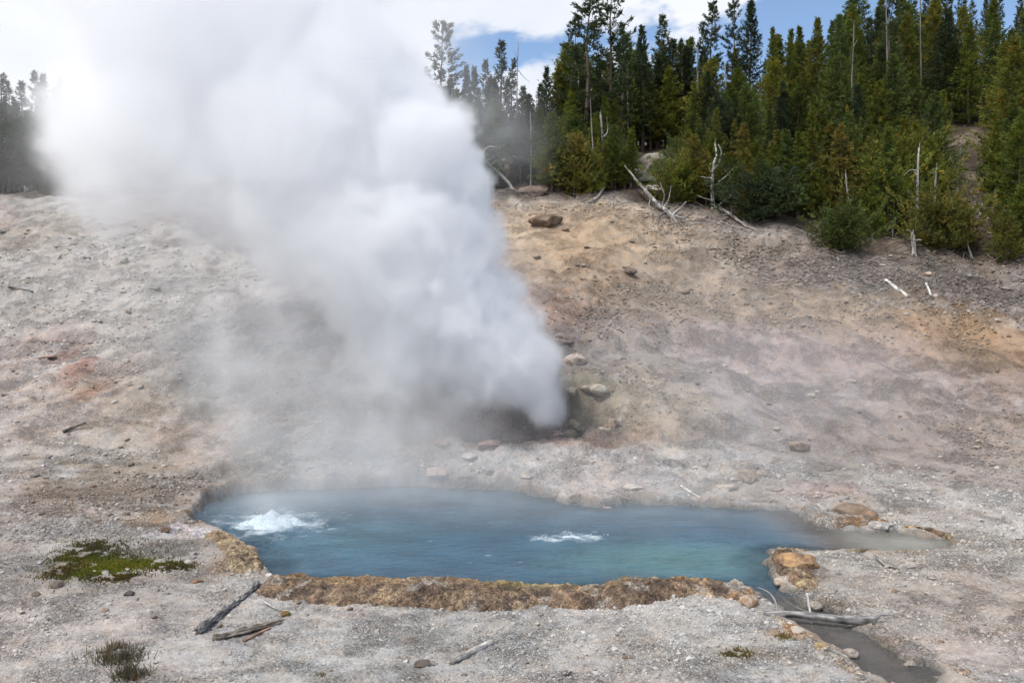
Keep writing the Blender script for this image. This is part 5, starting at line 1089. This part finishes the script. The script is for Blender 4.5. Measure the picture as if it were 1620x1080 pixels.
    sm = g.nodes.new('GeometryNodeSetMaterial'); sm.inputs['Material'].default_value = M_steam; g.links.new(vc.outputs[0], sm.inputs[0]); g.links.new(sm.outputs[0], go.inputs[0])
    o.modifiers.new('steam', 'NODES').node_group = g
    return tag(o, label, kind='stuff')
steam('steam_plume', 'huge white steam plume blowing up and left from the vent', (-13.5, 14.8, .3), (2.6, 23.0, 12.6), .095, DENSE, THIN, 201)
steam('steam_drift', 'thin drifting steam over the blue pool and right slope', (-5.5, 9.0, -.1), (8.6, 20.5, 4.6), .16, [], DRIFT, 231)

# ------------------------------------------------------------------ labels that single out the many pines and stones
def proj(p):
    cyy, cz = p.y * math.cos(PITCH) - (p.z - H) * math.sin(PITCH), p.y * math.sin(PITCH) + (p.z - H) * math.cos(PITCH)
    return 810 + F * p.x / cyy, 540 - F * cz / cyy
def rel(sx, sy, marks):
    m = min(marks, key=lambda q: abs(q[0] - sx) + .8 * abs(q[1] - sy)); dx, dy = sx - m[0], sy - m[1]
    v = 'above' if dy < -14 else ('below' if dy > 14 else ''); h = 'left' if dx < -10 else ('right' if dx > 10 else '')
    if abs(dx) > 2.5 * abs(dy): v = ''
    if abs(dy) > 2.5 * abs(dx): h = ''
    w = ((v + ' ' + h + ' of') if h else v) if v else (h + ' of' if h else 'at')
    return w + ' the ' + m[2]
NUM = ['', '', 'two', 'three', 'four', 'five', 'six', 'seven', 'eight', 'nine', 'ten', 'eleven', 'twelve']; ORD = ['leftmost', 'second from left', 'third from left', 'fourth from left', 'fifth from left', 'sixth from left', 'seventh from left', 'eighth from left', 'ninth from left', 'tenth from left', 'eleventh from left']
def settle(items):
    b = {}
    for o, sx, lab in items: b.setdefault(lab, []).append((sx, o))
    for lab, l in b.items():
        l.sort(key=lambda q: q[0]); n = len(l)
        for i, (sx, o) in enumerate(l):
            if n == 1 or n > 12: o['label'] = lab
            else: o['label'] = lab + ', ' + ('rightmost' if i == n - 1 else ORD[i]) + ' of ' + NUM[n]
MT = [(697,90,'lone tall pine'), (820,120,'dead spire'), (924,60,'tall ragged pine'), (1181,60,'broad dark spire'), (1351,90,'leafless thin pole'), (1405,90,'tall bare pole'), (1530,200,'bare soil path'),
      (953,220,'two pronged snag'), (1131,240,'branching snag'), (1361,190,'broken off pole'), (1452,260,'barkless snag'), (1212,280,'pair of thin poles'), (840,250,'rock face'), (1045,240,'boulder outcrop'), (1446,390,'pale stump'), (1078,90,'blue sky notch'), (1288,90,'tall bright cone'), (1590,120,'large edge pine'), (1342,300,'thin dark trunk')]
it = []
for e, c, kind, wide, hh, grp, top in AUTOT:
    if grp == 'pines behind the steam': continue
    sx, sy = proj(top); tint = 'rusty' if c in ORG else 'yellowish' if c in YEL else 'dark' if c in DRK else 'green'
    form = {'cone': 'broad pine', 'slim': 'slim pine', 'spire': 'spire pine', 'bush': 'round bush', 'low': 'low bush', 'tall': 'tall pine'}[kind]
    if grp in ('pines on the left ridge', 'bushes below the left ridge'):
        lab = tint + ' ' + form + (' high on left ridge' if sy < 140 else ' midway down left ridge' if sy < 200 else ' low on left ridge')
        k_ = 'near photo edge' if sx < 40 else 'left of steam' if sx < 90 else 'in steam fringe'; lab += ' ' + k_
    else: lab = tint + ' ' + form + ' ' + rel(sx, sy, MT)
    it.append((e, sx, lab))
settle(it)
MR = [(862,346,'lone dark boulder'), (912,560,'cream boulder'), (1062,726,'dark wedge rock'), (1262,708,'brown outcrop'), (1345,803,'brown mound'), (997,431,'dark angular rock'), (1446,390,'pale stump'), (1418,462,'bleached stick'), (110,560,'red streak'), (197,412,'pale pointed stone'),
      (365,514,'long flat stone'), (180,890,'moss patch'), (200,1050,'wispy shrub'), (360,970,'grey split log'), (745,1036,'pale straight stick'), (1300,985,'log over the stream'), (1430,900,'curved branch'), (118,680,'dark twig'), (34,461,'dark stick'), (930,640,'vent hollow'), (1066,350,'root ball'), (668,1050,'dark broken stone'), (897,1065,'white edged stone'), (1540,400,'bent dead stem'), (1283,623,'cream stone'), (1546,693,'tan stone'), (262,838,'stone by the pale shelf'), (1000,925,'near rim of the pool'), (1500,860,'shallow tip')]
settle([(o, sx, ('large ' if w > 13 else 'small ' if w < 9.5 else '') + tone + ' stone ' + rel(sx, sy, MR)) for o, sx, sy, tone, w, lab in AUTO])
